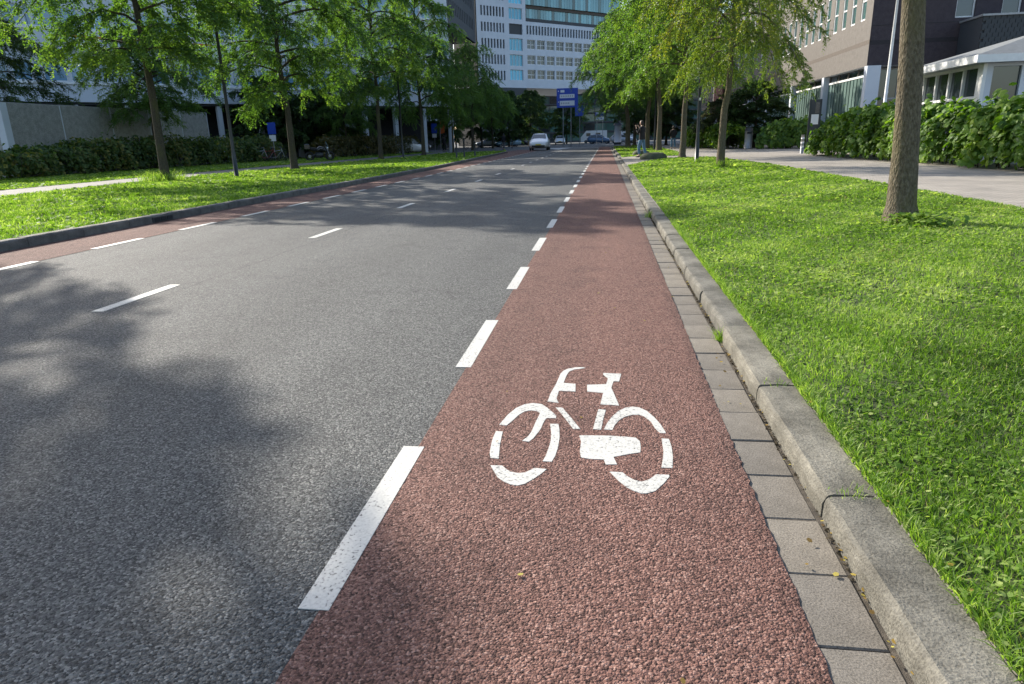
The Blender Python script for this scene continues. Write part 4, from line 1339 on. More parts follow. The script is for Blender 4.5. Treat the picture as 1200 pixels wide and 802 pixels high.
MB().box(-0.06, 0.06, -0.06, 0.06, 0, 3.36).build('corner_post', M['white_frame'], pv)
MB().box(0.6, PW, 0.6, PL - 0.4, 0, 3.3).build('inner_room', M['black_void'], pv)

# slate hung stair block between pavilion and office
sb = thing('slate_block', 'block hung with dark slate tiles above the pavilion roof', 'building', (20.3, 43.4, 0))
MB().add([(0.0, 0, 0), (9, 0, 0), (9, 0, 6.0), (0.18, 0, 6.0)], [(0, 1, 2, 3)])
MB().box(0.06, 9, 0.07, 2.5, 0, 6.95).build('wall', M['dark_wall'], sb)
tile = MB().box(0, 0.285, -0.035, 0.03, 0, 0.3).mesh('slate_tile')
ti = 0
for r_ in range(13):
    for c_ in range(16):
        if ti >= 300: break
        x = 0.06 + c_ * 0.3 + (0.15 if r_ % 2 else 0)
        o = link('slate_tile', tile, M['slate'], sb, loc=(x, 0.03, 4.0 + r_ * 0.225))
        o.rotation_euler = (random.uniform(0.06, 0.1), random.uniform(-.01, .01), 0)
        ti += 1
MB().box(-0.02, 9.1, -0.12, 2.5, 6.95, 7.05).build('coping', M['grey_metal'], sb)

# ---------------------------------------------------------------- white office tower at the end of the road
A45 = R(90 - 46.6)
wt = thing('white_office', 'large white office building with strip windows spanning over the road end', 'building', (-16.5, 150.0, 0), A45)
I4 = Matrix.Identity(4)
holes = []
specs = []
def wh(a, b, c, d, kind):
    holes.append((a, b, c, d)); specs.append((a, b, c, d, kind))
for (c, d) in ((27.4, 30.0), (24.5, 26.6), (20.96 - 2.36, 20.96), (15.68, 17.89), (12.95, 15.0)):
    wh(-4.2, -0.86, c, d, 'blue')
wh(-4.2, -0.86, 21.7, 23.67, 'dark')
for (c, d) in ((27.7, 29.4), (24.72, 26.5), (21.87, 23.55), (18.9, 20.6), (15.9, 17.7), (12.9, 14.7)):
    for k in range(8):
        wh(-11.0 + k * 0.74, -11.0 + k * 0.74 + 0.42, c, d, 'slim')
for k in range(30):
    wh(0.2 + k * 0.785, 0.2 + k * 0.785 + 0.47, 21.9, 23.57, 'slim')
for (c, d) in ((19.1, 20.9), (16.14, 17.9), (13.27, 15.1)):
    for k in range(10):
        wh(0.3 + k * 2.58, 0.3 + k * 2.58 + 2.15, c, d, 'wide')
holed_wall(12.0 + 26.5, 11.5, 24.3, [h for h in holes if h[3] < 24.3], 0.35, -12.0).build('wall', M['white_wall'], wt)
holed_wall(12.0, 24.3, 42, [h for h in holes if h[2] > 24.3], 0.35, -12.0).build('left_wall', M['white_wall'], wt)
holed_wall(12.0, 0, 11.5, [], 0, -12.0).build('left_base', M['dark_wall'], wt)
MB().box(-12, 26.5, 0.4, 22, 11.6, 11.9).build('underside', M['pale_wall'], wt)
MB().box(-4, 0.0, 0.4, 22, 0, 42).build('left_block', M['black_void'], wt)
MB().box(-11.95, -4.02, 0.4, 3, 0, 42).build('left_front_block', M['black_void'], wt)
MB().box(0.02, 26.4, 0.5, 22, 11.95, 24.25).build('inner_block', M['black_void'], wt)
cache = {}
for (a, b, c, d, kind) in specs:
    key = (round(b - a, 2), round(d - c, 2), kind)
    if key not in cache:
        bars = {'blue': ((0.25, 0.5, 0.75), ()), 'dark': ((), ()), 'slim': ((), ()), 'wide': ((0.5,), (0.48,))}[kind]
        cache[key] = win_meshes(b - a, d - c, 0.07 if kind != 'wide' else 0.1, bars[0], bars[1], 0.08)
    p_, f_ = cache[key]
    gl = {'blue': M['glass_blue'], 'dark': M['dark_wall'], 'slim': M['glass'], 'wide': M['glass']}[kind]
    o = link('window', p_, None, wt, loc=(a, 0.3, c))
    if len(p_.materials) == 0: p_.materials.append(gl)
    if kind in ('blue', 'wide'):
        link('frame', f_, M['white_frame'], o)
# stepped glass floors above
MB().box(0.05, 27, 0.3, 0.8, 24.35, 25.0).build('glass_floor_sill', M['dark_wall'], wt)
for lev, (z0, z1, yo) in enumerate(((25.0, 26.9, 0.8), (27.5, 31, 0.2))):
    for k in range(36):
        MB().box(0.05 + k * 0.75, 0.05 + k * 0.75 + 0.7, yo, yo + 0.05, z0, z1).build('curtain_pane', M['glass_tower'] if (k * 7 + lev) % 5 else M['glass_teal'], wt)
    MB().box(0.02, 27, yo - 0.25, yo + 14, z1, z1 + 0.55).build('floor_slab', M['brown_band'], wt)
MB().box(0.1, 26.9, 1.2, 14, 25, 36).build('upper_core', M['dark_wall'], wt)

# ---------------------------------------------------------------- black clad block overhanging on the left
db = thing('black_tower', 'black clad tower block with overhanging upper floors left of the white office', 'building', (-25, 139, 0))
sd = facing((0, 0, 0), math.pi / 2)      # outside faces +x (the road), local x runs away
dh = [(-34 + k * 1.55, -34 + k * 1.55 + 0.55, z, z + 1.9) for k in range(21) for z in (21.2, 24.6, 28.0)]
holed_wall(34, 19.2, 42, dh, 0.3, -34).build('upper_wall', M['dark_wall'], db, matrix=sd)
p_ = MB().box(0, 0.55, 0, 0.04, 0, 1.9).mesh('pane')
for (a, b, c, d) in dh:
    link('window', p_, M['glass'], db, matrix=sd @ Matrix.Translation((a, 0.25, c)))
MB().box(-20, -0.4, -34, -0.07, 19.2, 41.9).build('inner_block', M['black_void'], db)  # unseen fill added behind the facade to block light
MB().box(-20, -4.8, -60, -1, 4.25, 19.15).build('lower_inner_block', M['black_void'], db)  # added likewise behind the lower floors, keeps light out
MB().box(-20, -0.02, -0.06, 0.0, 19.2, 42).build('end_wall', M['dark_wall'], db)
lowh = [(-60 + k * 2.6, -60 + k * 2.6 + 2.1, z, z + 2.3) for k in range(20) for z in (5.0, 8.6, 12.2, 15.6)]
holed_wall(60, 4.2, 19.2, lowh, 0.2, -60).build('lower_wall', M['pale_wall'], db, matrix=facing((-4.5, 0, 0), math.pi / 2))
p_ = MB().box(0, 2.1, 0, 0.04, 0, 2.3).mesh('pane')
for (a, b, c, d) in lowh:
    link('window', p_, M['glass'], db, matrix=facing((-4.5, 0, 0), math.pi / 2) @ Matrix.Translation((a, 0.16, c)))
MB().box(-20, -6, -60, -1, 0, 4.2).build('shop_front', M['black_void'], db)

# ---------------------------------------------------------------- pale office on the left behind the wall
AL = math.pi / 2 - 0.7
lb = thing('pale_office', 'pale grey office building with blue windows behind the left trees', 'building', (-34.0, 55.0, 0), AL)
lh = []
for k in range(-9, 8):
    x = -1.07 + k * 3.55
    for z in (6.22, 9.9, 13.3):
        lh += [(x, x + 1.12, z, z + 1.36), (x + 1.32, x + 1.72, z, z + 1.36), (x + 1.86, x + 3.3, z, z + 1.36)]
holed_wall(60, 4.78, 17, lh, 0.2, -34).build('wall', M['pale_wall'], lb)
cache = {}
for (a, b, c, d) in lh:
    k = round(b - a, 2)
    if k not in cache:
        cache[k] = win_meshes(b - a, d - c, 0.05, (), (), 0.04)
    put_window(lb, cache[k][0], cache[k][1], M['glass_sky'], M['white_frame'], Matrix.Identity(4), a, c, 0.15)
for z in (6.02, 9.7, 13.1):
    MB().box(-34, 26, -0.12, 0.05, z, z + 0.14).build('sill_band', M['white_frame'], lb)
MB().box(-34, 26, -0.03, 0.03, 8.1, 8.45).build('string_band', M['grey_metal'], lb)
MB().box(-9, 2.4, -0.05, -0.031, 9.3, 9.42).build('orange_stripe', M['orange'], lb)
MB().box(-34, 26, 0.3, 14, 4.6, 17).build('inner_block', M['dark_wall'], lb)  # added solid block, closes the light leak under the facade
for k in range(-9, 8):
    MB().box(2.36 + k * 3.55 - 0.16, 2.36 + k * 3.55 + 0.2, 0.3, 0.75, 0, 4.6).build('column', M['pale_wall'], lb)
MB().box(-34, 26, 3.5, 14, 0, 4.6).build('recess', M['black_void'], lb)
MB().box(12.4, 15.2, 0.1, 0.9, 0, 3.1).build('entrance_box', M['grey_metal'], lb)

# ---------------------------------------------------------------- dark glass building beyond the junction
gb = thing('glass_office', 'dark green glass office building under the white overhang at the road end', 'building', (0, 215, 0))
k = 0
for r_ in range(8):
    for c_ in range(24):
        MB().box(-44 + c_ * 3.4, -44 + c_ * 3.4 + 3.2, 0, 0.1, 0.4 + r_ * 2.7, 0.4 + r_ * 2.7 + 2.1).build('pane', M['glass_teal'] if (r_ + c_ * 5) % 4 else M['glass'], gb)
MB().box(-44.2, 38, 0.12, 18, 0, 22).build('frame', M['dark_wall'], gb)
for r_ in range(8):
    MB().box(-44.2, 38, -0.3, 0.1, 0.05 + r_ * 2.7, 0.38 + r_ * 2.7).build('floor_edge', M['dark_wall'], gb)

# ---------------------------------------------------------------- concrete wall on the left
cw = thing('concrete_wall', 'grey concrete panel wall behind the dark left hedge', 'wall', (-29.0, 31.1, 0))
edges = [31.2, 34.65, 38.5, 42.0, 45.4, 48.65]
for a, b in zip(edges[:-1], edges[1:]):
    MB().box(-0.25, 0, a - 31.1 + 0.03, b - 31.1 - 0.03, 0, 3.62 + (a - 31) * 0.006, 0.02).build('panel', M['wall_concrete'], cw)
    MB().box(-0.2, 0.012, b - 31.1 - 0.028, b - 31.1 + 0.028, 0, 3.6 + (a - 31) * 0.006).build('joint_strip', M['pale_wall'], cw)
MB().box(-3.0, 0.02, -0.25, 0.06, 0, 3.62, 0.02).build('end_panel', M['wall_concrete'], cw)
MB().box(-0.3, 0.06, -0.3, 0.1, 0, 3.6).build('end_post', M['pale_wall'], cw)

# ================================================================== STREET FURNITURE
def lamp_post(x, y, label, h=7.2, side_arm=0.0, sticker=False):
    t = thing('lamp_post', label, 'lamp post', (x, y, 0.08), 0, 'black lamp posts')
    MB().tube([(0, 0, 0), (0, 0, 0.9), (0, 0, 1.0), (0, 0, h)], [0.085, 0.082, 0.066, 0.05], 14).build('pole', M['black_paint'], t, True)
    MB().tube([(0, 0, 0), (0, 0, 0.05)], [0.14, 0.13], 14).build('base', M['black_paint'], t, True)
    MB().tube([(0, 0, h - 0.02), (0.3, 0, h + 0.12), (0.9, 0, h + 0.18)], [0.04, 0.035, 0.03], 8).build('arm', M['black_paint'], t, True)
    MB().box(0.85, 1.5, -0.13, 0.13, h + 0.12, h + 0.22, 0.02).build('luminaire', M['black_paint'], t)
    if side_arm:
        MB().tube([(0, 0, side_arm), (0.45, 0, side_arm + 0.02)], 0.025, 8).build('side_arm', M['black_paint'], t)
        MB().box(0.4, 0.75, -0.09, 0.09, side_arm - 0.06, side_arm + 0.06, 0.03).build('side_lamp', M['black_paint'], t)
    if sticker:
        MB().box(-0.03, 0.03, -0.069, -0.0655, 2.42, 2.52).build('sticker', M['sign_white'], t)
    return t
lamp_post(3.74, 29.57, 'black lamp post on the right lawn between two tree trunks', 7.4, 4.5, True)
lamp_post(3.95, 58.2, 'far black lamp post on the right behind the person', 7.4, 4.5)
lamp_post(-14.4, 25.67, 'black lamp post on the left lawn', 7.0)
lamp_post(-15.0, 50.8, 'far black lamp post on the left lawn beyond the motorbike', 7.0)

# grey bollards on the left lawn's tip
for (x, y, h, lab) in ((-10.1, 47.0, 1.05, 'leftmost of the three grey posts at the tip of the left lawn'), (-9.95, 48.9, 1.3, 'middle grey post at the tip of the left lawn'), (-9.5, 50.6, 1.05, 'rightmost of the three grey posts at the tip of the left lawn')):
    t = thing('bollard', lab, 'bollard', (x, y, 0.08), 0, 'posts on the left lawn tip')
    MB().tube([(0, 0, 0), (0, 0, h)], 0.06, 12).build('post', M['dark_metal'], t, True)
    MB().tube([(0, 0, h), (0, 0, h + 0.03)], [0.085, 0.06], 12).build('cap', M['dark_metal'], t, True)
    MB().tube([(0, 0, h - 0.2), (0, 0, h - 0.1)], 0.0735, 12).build('band', M['dark_metal'], t, True)

# litter bin
t = thing('litter_bin', 'grey metal litter bin standing beside the rounded hedge', 'bin', (10.3, 53.0, 0.08))
MB().tube([(0, 0, 0.02), (0, 0, 1.25)], 0.27, 18).build('body', M['grey_metal'], t, True)
MB().tube([(0, 0, 1.25), (0, 0, 1.42), (0, 0, 1.5)], [0.28, 0.28, 0.2], 18).build('hood', M['dark_metal'], t, True)
MB().box(-0.17, 0.17, -0.285, -0.262, 1.05, 1.2).build('opening', M['black_void'], t)
MB().tube([(0, 0, 0), (0, 0, 0.03)], 0.3, 18).build('foot', M['dark_metal'], t)

# information board at the end of the hedge
t = thing('sign_board', 'dark information board with a white panel behind the end of the tall hedge', 'sign', (10.85, 39.0, 0.08), -0.1)
MB().box(-0.3, -0.2, -0.04, 0.04, 0, 2.7).build('post', M['black_paint'], t)
MB().box(0.2, 0.3, -0.04, 0.04, 0, 2.7).build('post', M['black_paint'], t)
MB().box(-0.2, 0.2, -0.025, 0.025, 0.3, 2.68).build('board', M['dark_metal'], t)
MB().box(-0.17, 0.19, -0.035, -0.026, 1.45, 1.95).build('white_panel', M['sign_white'], t)
MB().box(0.0, 0.19, -0.035, -0.026, 2.0, 2.55).build('photo_panel', M['brown_panel'], t)
t = thing('bollard', 'short striped post at the end of the tall hedge', 'bollard', (10.2, 38.4, 0.08))
MB().tube([(0, 0, 0), (0, 0, 0.95)], 0.08, 12).build('post', M['grey_metal'], t, True)
for k in range(3):
    MB().tube([(0, 0, 0.3 + k * 0.22), (0, 0, 0.4 + k * 0.22)], 0.084, 12).build('stripe', M['sign_white'], t, True)

# flag pole
t = thing('flag_pole', 'tall white flag pole in front of the brown office building', 'pole', (14.6, 40, 0))
MB().tube([(0, 0, 0), (0, 0, 5), (0, 0, 10.5)], [0.09, 0.075, 0.04], 14).build('mast', M['white_metal'], t, True)
MB().tube([(0, 0, 0), (0, 0, 0.3)], [0.16, 0.14], 14).build('base', M['white_metal'], t, True)
MB().box(0.07, 0.11, -0.02, 0.02, 3.0, 3.1).build('cleat', M['grey_metal'], t)

# mossy boulders by the crossing path
def boulder(x, y, sx, sy, h, lab, seed):
    g = np.random.default_rng(seed)
    vs_, fs_ = [], []
    nr, na = 8, 20
    for i in range(nr):
        t_ = i / (nr - 1)
        for j in range(na):
            a = 2 * math.pi * j / na
            r_ = math.cos(t_ * math.pi / 2) ** 0.55 * (1 + 0.06 * math.sin(3 * a + seed) + g.normal(0, 0.02))
            vs_.append((sx * r_ * math.cos(a), sy * r_ * math.sin(a), h * math.sin(t_ * math.pi / 2) ** 0.9 - 0.04 + g.normal(0, 0.006)))
    for i in range(nr - 1):
        for j in range(na):
            fs_.append((i * na + j, i * na + (j + 1) % na, (i + 1) * na + (j + 1) % na, (i + 1) * na + j))
    fs_.append(tuple(range((nr - 1) * na, nr * na)))
    o = MB().add(vs_, fs_).build('boulder', M['moss_stone'], None, True, loc=(x, y, 0.08), rotz=0.3)
    return tag(o, lab, 'boulder', 'boulders beside the crossing path')
boulder(2.35, 35.2, 0.72, 0.42, 0.36, 'low mossy boulder at the near edge of the crossing path', 1)
boulder(2.1, 42.8, 0.55, 0.4, 0.34, 'dark boulder behind the legs of the person', 2)

# ---------------------------------------------------------------- road signs
def bars(t, rects, mat, y=-0.035, nm='text_field'):
    for (a, b, c, d) in rects:
        MB().box(a, b, y, y + 0.006, c, d).build(nm, mat, t)
t = thing('road_sign', 'tall blue direction sign with two white text fields beside the dark far trees', 'sign', (-5.35, 100, 0))
MB().box(-1.48, 1.48, -0.028, 0.03, 5.3, 7.85).build('board', M['sign_blue'], t)
bars(t, [(-1.05, 1.0, 6.55, 7.05), (-1.05, 1.0, 5.55, 6.2)], M['sign_white'])
bars(t, [(-0.95, -0.4, 7.3, 7.62)], M['sign_white'], nm='route_number')
bars(t, [(-1.3, -1.18, 7.4, 7.55), (-1.3, -1.18, 6.0, 6.12)], M['sign_white'], nm='arrow')
bars(t, [(-0.9 + k * 0.26, -0.78 + k * 0.26, 6.7, 6.9) for k in range(7)] + [(-0.9 + k * 0.26, -0.78 + k * 0.26, 5.75, 5.98) for k in range(5)], M['grey_metal'], -0.042, 'lettering')
for x in (-0.6, 0.5):
    MB().tube([(x, 0.08, 0), (x, 0.08, 7.7)], 0.07, 10).build('post', M['grey_metal'], t)
t = thing('road_sign', 'small square blue sign at the lower right corner of the tall blue sign', 'sign', (-3.6, 99.5, 0))
MB().box(-0.65, 0.65, -0.028, 0.03, 4.1, 5.48).build('board', M['sign_blue'], t)
MB().poly([(0.16 * math.cos(k * math.pi / 6), 0.16 * math.sin(k * math.pi / 6)) for k in range(12)], 0.0, 0.008).build('disc', M['sign_white'], t, matrix=Matrix.Translation((-0.02, -0.03, 4.95)) @ Matrix.Rotation(math.pi / 2, 4, 'X'))
MB().tube([(0, 0.07, 0), (0, 0.07, 5.4)], 0.05, 10).build('post', M['grey_metal'], t)
t = thing('road_sign', 'far blue and white direction sign above the white camper van', 'sign', (-1.0, 122, 0))
MB().box(-0.75, 0.75, -0.028, 0.03, 4.7, 5.25).build('board', M['sign_blue'], t)
MB().box(-0.65, 0.65, -0.028, 0.03, 4.05, 4.55).build('lower_board', M['sign_white'], t)
bars(t, [(-0.7, 0.7, 5.05, 5.2)], M['sign_white'], nm='top_line')
bars(t, [(-0.45 + k * 0.24, -0.34 + k * 0.24, 4.2, 4.38) for k in range(4)], M['sign_blue'], nm='lettering')
for x in (-0.5, 0.5):
    MB().tube([(x, 0.07, 0), (x, 0.07, 5.2)], 0.045, 8).build('post', M['grey_metal'], t)
def blue_post_sign(x, y, zb, zt, lab, white=True, w=0.32):
    t = thing('blue_sign', lab, 'sign', (x, y, 0.08))
    MB().tube([(0, 0.05, 0), (0, 0.05, zt)], 0.035, 8).build('post', M['grey_metal'], t)
    MB().box(-w, w, -0.02, 0.02, zb, zt).build('plate', M['sign_blue'], t)
    if white:
        MB().box(-w * 0.8, w * 0.8, -0.02, 0.02, zb - 0.5, zb - 0.06).build('lower_plate', M['sign_white'], t)
blue_post_sign(-25.0, 50.5, 2.0, 2.85, 'blue sign on a post beside the parked bicycles')
blue_post_sign(-20.2, 82, 2.1, 3.2, 'blue sign on a post between the far left trees')
blue_post_sign(-22.5, 86, 2.2, 3.0, 'blue sign farther left behind the far left trees', False)
t = thing('orange_banner', 'orange banner on a pole behind the far left trees', 'banner', (-20.9, 88, 0))
MB().tube([(0, 0, 0), (0, 0, 3.9)], 0.04, 8).build('pole', M['grey_metal'], t)
MB().add([(0.05, 0, 2.2), (0.55, 0.06, 2.25), (0.62, -0.05, 3.75), (0.05, 0, 3.8), (0.05, 0.02, 2.2), (0.55, 0.08, 2.25), (0.62, -0.03, 3.75), (0.05, 0.02, 3.8)],
         [(0, 1, 2, 3), (7, 6, 5, 4), (0, 4, 5, 1), (1, 5, 6, 2), (2, 6, 7, 3), (3, 7, 4, 0)]).build('cloth', M['orange'], t)
t = thing('advertising_pillar', 'slim white advertising pillar at the end of the right row', 'pillar', (1.9, 112, 0))
MB().tube([(0, 0, 0), (0, 0, 2.9)], 0.55, 18).build('drum', M['sign_white'], t, True)
MB().tube([(0, 0, 2.9), (0, 0, 3.1), (0, 0, 3.5)], [0.7, 0.66, 0.1], 18).build('cap', M['dark_metal'], t, True)
MB().tube([(0, 0, 0), (0, 0, 0.35)], 0.6, 18).build('plinth', M['dark_metal'], t, True)

# ================================================================== VEHICLES
# side profile: (y from the nose, half width low, half width belt, belt z, roof z, roof half width)
ST = [(0.0, 0.62, 0.60, 0.60, 0.60, 0.50), (0.12, 0.80, 0.78, 0.72, 0.74, 0.64), (0.5, 0.88, 0.86, 0.82, 0.88, 0.70), (1.05, 0.90, 0.89, 0.92, 1.0, 0.72),
      (1.35, 0.90, 0.89, 0.94, 1.14, 0.70), (1.95, 0.905, 0.89, 0.96, 1.47, 0.62), (2.4, 0.905, 0.89, 0.97, 1.55, 0.61), (3.2, 0.905, 0.89, 0.98, 1.53, 0.60),
      (3.75, 0.90, 0.88, 1.0, 1.42, 0.58), (4.1, 0.87, 0.86, 0.98, 1.1, 0.60), (4.25, 0.80, 0.78, 0.8, 0.84, 0.58)]
def car_body():
    mb = MB()
    n = 10
    for (y, wl, wb, zb, zt, wr) in ST:
        zl = 0.22 if 0.2 < y < 4.1 else 0.34
        half = [(0.0, zl), (wl * 0.86, zl), (wl, zl + 0.14), (wl + 0.005, 0.5), (wb, zb), (wr, zt - 0.03), (wr * 0.6, zt), (0, zt + 0.012)]
        ring = half + [(-x, z) for x, z in half[-2:0:-1]]
        mb.v += [(x, y, z) for x, z in ring]
        n = len(ring)
    for i in range(len(ST) - 1):
        for j in range(n):
            mb.f.append((i * n + j, (i + 1) * n + j, (i + 1) * n + (j + 1) % n, i * n + (j + 1) % n))
    mb.f.append(tuple(range(n)))
    mb.f.append(tuple(range(len(ST) * n - 1, (len(ST) - 1) * n - 1, -1)))
    return mb.mesh('body', True)
def lerp(a, b, t): return tuple(x + (y - x) * t for x, y in zip(a, b))
CAR = {'body': car_body()}
def quad_patch(pts, off):
    a, b, c, d = (Vector(p) for p in pts)
    nrm = (b - a).cross(d - a).normalized() * off
    q = [p + nrm for p in (a, b, c, d)] + [p - nrm * 0.5 for p in (a, b, c, d)]
    return MB().add(q, [(0, 1, 2, 3), (7, 6, 5, 4), (0, 4, 5, 1), (1, 5, 6, 2), (2, 6, 7, 3), (3, 7, 4, 0)])
CAR['windscreen'] = quad_patch([(-0.66, 1.27, 1.09), (0.66, 1.27, 1.09), (0.57, 1.92, 1.465), (-0.57, 1.92, 1.465)], 0.02).mesh('windscreen')
CAR['rear_window'] = quad_patch([(0.54, 4.05, 1.14), (-0.54, 4.05, 1.14), (-0.5, 3.78, 1.4), (0.5, 3.78, 1.4)], 0.015).mesh('rear_window')
def side_glass(s):
    return MB().add([(s * 0.885, 1.5, 1.0), (s * 0.885, 2.55, 1.0), (s * 0.665, 2.55, 1.46), (s * 0.68, 2.0, 1.42), (s * 0.865, 1.5, 1.0), (s * 0.865, 2.55, 1.0), (s * 0.645, 2.55, 1.46), (s * 0.66, 2.0, 1.42)],
                    [(0, 1, 2, 3), (7, 6, 5, 4), (0, 4, 5, 1), (1, 5, 6, 2), (2, 6, 7, 3), (3, 7, 4, 0)])
def side_glass2(s):
    return MB().add([(s * 0.885, 2.65, 1.0), (s * 0.885, 3.7, 1.03), (s * 0.66, 3.6, 1.42), (s * 0.665, 2.65, 1.46), (s * 0.865, 2.65, 1.0), (s * 0.865, 3.7, 1.03), (s * 0.64, 3.6, 1.42), (s * 0.645, 2.65, 1.46)],
                    [(0, 1, 2, 3), (7, 6, 5, 4), (0, 4, 5, 1), (1, 5, 6, 2), (2, 6, 7, 3), (3, 7, 4, 0)])
CAR['sg'] = [f(s).mesh('side_window') for s in (-1, 1) for f in (side_glass, side_glass2)]
CAR['tyre'] = MB().ring((0, 0, 0), 0.25, 0.085, 'x', 20, 8).mesh('tyre', True)
CAR['rim'] = MB().tube([(-0.06, 0, 0), (0.06, 0, 0)], 0.22, 16).mesh('rim')
CAR['light'] = [quad_patch([(s * 0.46, 0.105, 0.64), (s * 0.76, 0.2, 0.64), (s * 0.74, 0.3, 0.78), (s * 0.5, 0.2, 0.77)], 0.03).mesh('headlight') for s in (-1, 1)]
CAR['tail'] = [MB().box(min(s * 0.5, s * 0.8), max(s * 0.5, s * 0.8), 4.16, 4.24, 0.86, 0.98).mesh('tail_light') for s in (-1, 1)]
CAR['mirror'] = [MB().box(min(s * 0.9, s * 1.06), max(s * 0.9, s * 1.06), 1.5, 1.62, 0.98, 1.1, 0.02).mesh('mirror') for s in (-1, 1)]
CAR['grille'] = MB().box(-0.6, 0.6, -0.02, 0.06, 0.35, 0.49).mesh('grille')
CAR['plate'] = MB().box(-0.26, 0.26, -0.032, 0.0, 0.5, 0.6).mesh('licence_plate')
def car(label, x, y, rot, paint, s=1.0, group='cars at the far junction'):
    t = thing('car', label, 'car', (x, y, 0.0), rot, group)
    t.scale = (s, s, s)
    b = link('body', CAR['body'].copy(), None, t); b.data.materials.clear(); b.data.materials.append(M[paint])
    link('windscreen', CAR['windscreen'], M['glass'], t)
    link('rear_window', CAR['rear_window'], M['glass'], t)
    for m_ in CAR['sg']: link('side_window', m_, M['glass'], t)
    for xx in (-0.8, 0.8):
        for yy in (0.8, 3.4):
            w_ = link('wheel', CAR['tyre'], M['rubber'], t, loc=(xx, yy, 0.335))
            link('rim', CAR['rim'], M['rim'], w_)
    for m_ in CAR['light']: link('headlight', m_, M['headlight'], t)
    for m_ in CAR['tail']: link('tail_light', m_, M['car_red'], t)
    for k, m_ in enumerate(CAR['mirror']):
        o = link('mirror', m_, M['car_black'], t)
    link('grille', CAR['grille'], M['black_void'], t)
    link('licence_plate', CAR['plate'], M['plate'], t)
    return t
car('white hatchback driving towards the camera in the left lane', -7.0, 73.5, 0.02, 'car_white', 1.13, None)
car('distant white car with bright headlights beyond the junction', -9.0, 140, 0.05, 'car_white', 1.1)
car('dark blue car crossing in front of the white camper van', 1.2, 135, 1.45, 'car_blue', 1.1)
car('silver car right of the dark blue car at the far junction', 5.5, 131, 1.3, 'car_silver', 1.1)
car('dark car left of the distant white car', -15.4, 142, 1.2, 'car_black', 1.1)
car('pale blue parked car left of the white hatchback', -19.6, 124, -1.2, 'car_light_blue', 1.1, 'cars parked on the far left')
car('silver parked car behind the thin far left trunks', -23.4, 126, -1.2, 'car_silver', 1.1, 'cars parked on the far left')
car('white parked car with red tail lights between the left trunks', -20.6, 76, 2.9, 'car_white', 1.05, 'cars parked on the far left')
car('dark parked car behind the rust tinted hedge', -23.2, 90, 2.6, 'car_black', 1.05, 'cars parked on the far left')

t = thing('camper_van', 'white camper van with two dark windows parked across the far junction', 'van', (-5.3, 152, 0), 0)
MB().add([(0, 0, 0.35), (5.6, 0, 0.35), (5.6, 0, 2.6), (1.2, 0, 2.6), (0.75, 0, 2.1), (0.0, 0, 1.25),
          (0, 2.1, 0.35), (5.6, 2.1, 0.35), (5.6, 2.1, 2.6), (1.2, 2.1, 2.6), (0.75, 2.1, 2.1), (0.0, 2.1, 1.25)],
         [(0, 1, 2, 3, 4, 5), (11, 10, 9, 8, 7, 6), (0, 6, 7, 1), (1, 7, 8, 2), (2, 8, 9, 3), (3, 9, 10, 4), (4, 10, 11, 5), (5, 11, 6, 0)]).build('body', M['car_white'], t)
for a, b in ((1.2, 2.1), (3.2, 4.2)):
    MB().box(a, b, -0.03, 0.02, 1.45, 2.1).build('window', M['glass'], t)
quad_patch([(0.05, 0.1, 1.33), (0.05, 2.0, 1.33), (0.72, 2.0, 2.05), (0.72, 0.1, 2.05)], -0.02).build('windscreen', M['glass'], t)
for a in (1.1, 4.5):
    for yy in (0.05, 2.0):
        w_ = link('wheel', MB().ring((0, 0, 0), 0.25, 0.09, 'y', 18, 8).mesh('tyre', True), M['rubber'], t, loc=(a, yy, 0.35))
        MB().tube([(0, -0.05, 0), (0, 0.05, 0)], 0.22, 14).build('rim', M['rim'], w_)
t = thing('delivery_van', 'white boxy van right behind the camper van', 'van', (1.4, 158, 0), 0)
MB().add([(0, 0, 0.35), (4.8, 0, 0.35), (4.8, 0, 2.7), (0.9, 0, 2.7), (0.4, 0, 1.5), (0, 0, 1.3),
          (0, 2, 0.35), (4.8, 2, 0.35), (4.8, 2, 2.7), (0.9, 2, 2.7), (0.4, 2, 1.5), (0, 2, 1.3)],
         [(0, 1, 2, 3, 4, 5), (11, 10, 9, 8, 7, 6), (0, 6, 7, 1), (1, 7, 8, 2), (2, 8, 9, 3), (3, 9, 10, 4), (4, 10, 11, 5), (5, 11, 6, 0)]).build('body', M['car_white'], t)
MB().box(0.7, 1.5, -0.03, 0.02, 1.6, 2.3).build('window', M['glass'], t)
for a in (0.9, 3.9):
    w_ = link('wheel', MB().ring((0, 0, 0), 0.25, 0.09, 'y', 18, 8).mesh('tyre', True), M['rubber'], t, loc=(a, 0.05, 0.35))
    MB().tube([(0, -0.05, 0), (0, 0.05, 0)], 0.22, 14).build('rim', M['rim'], w_)

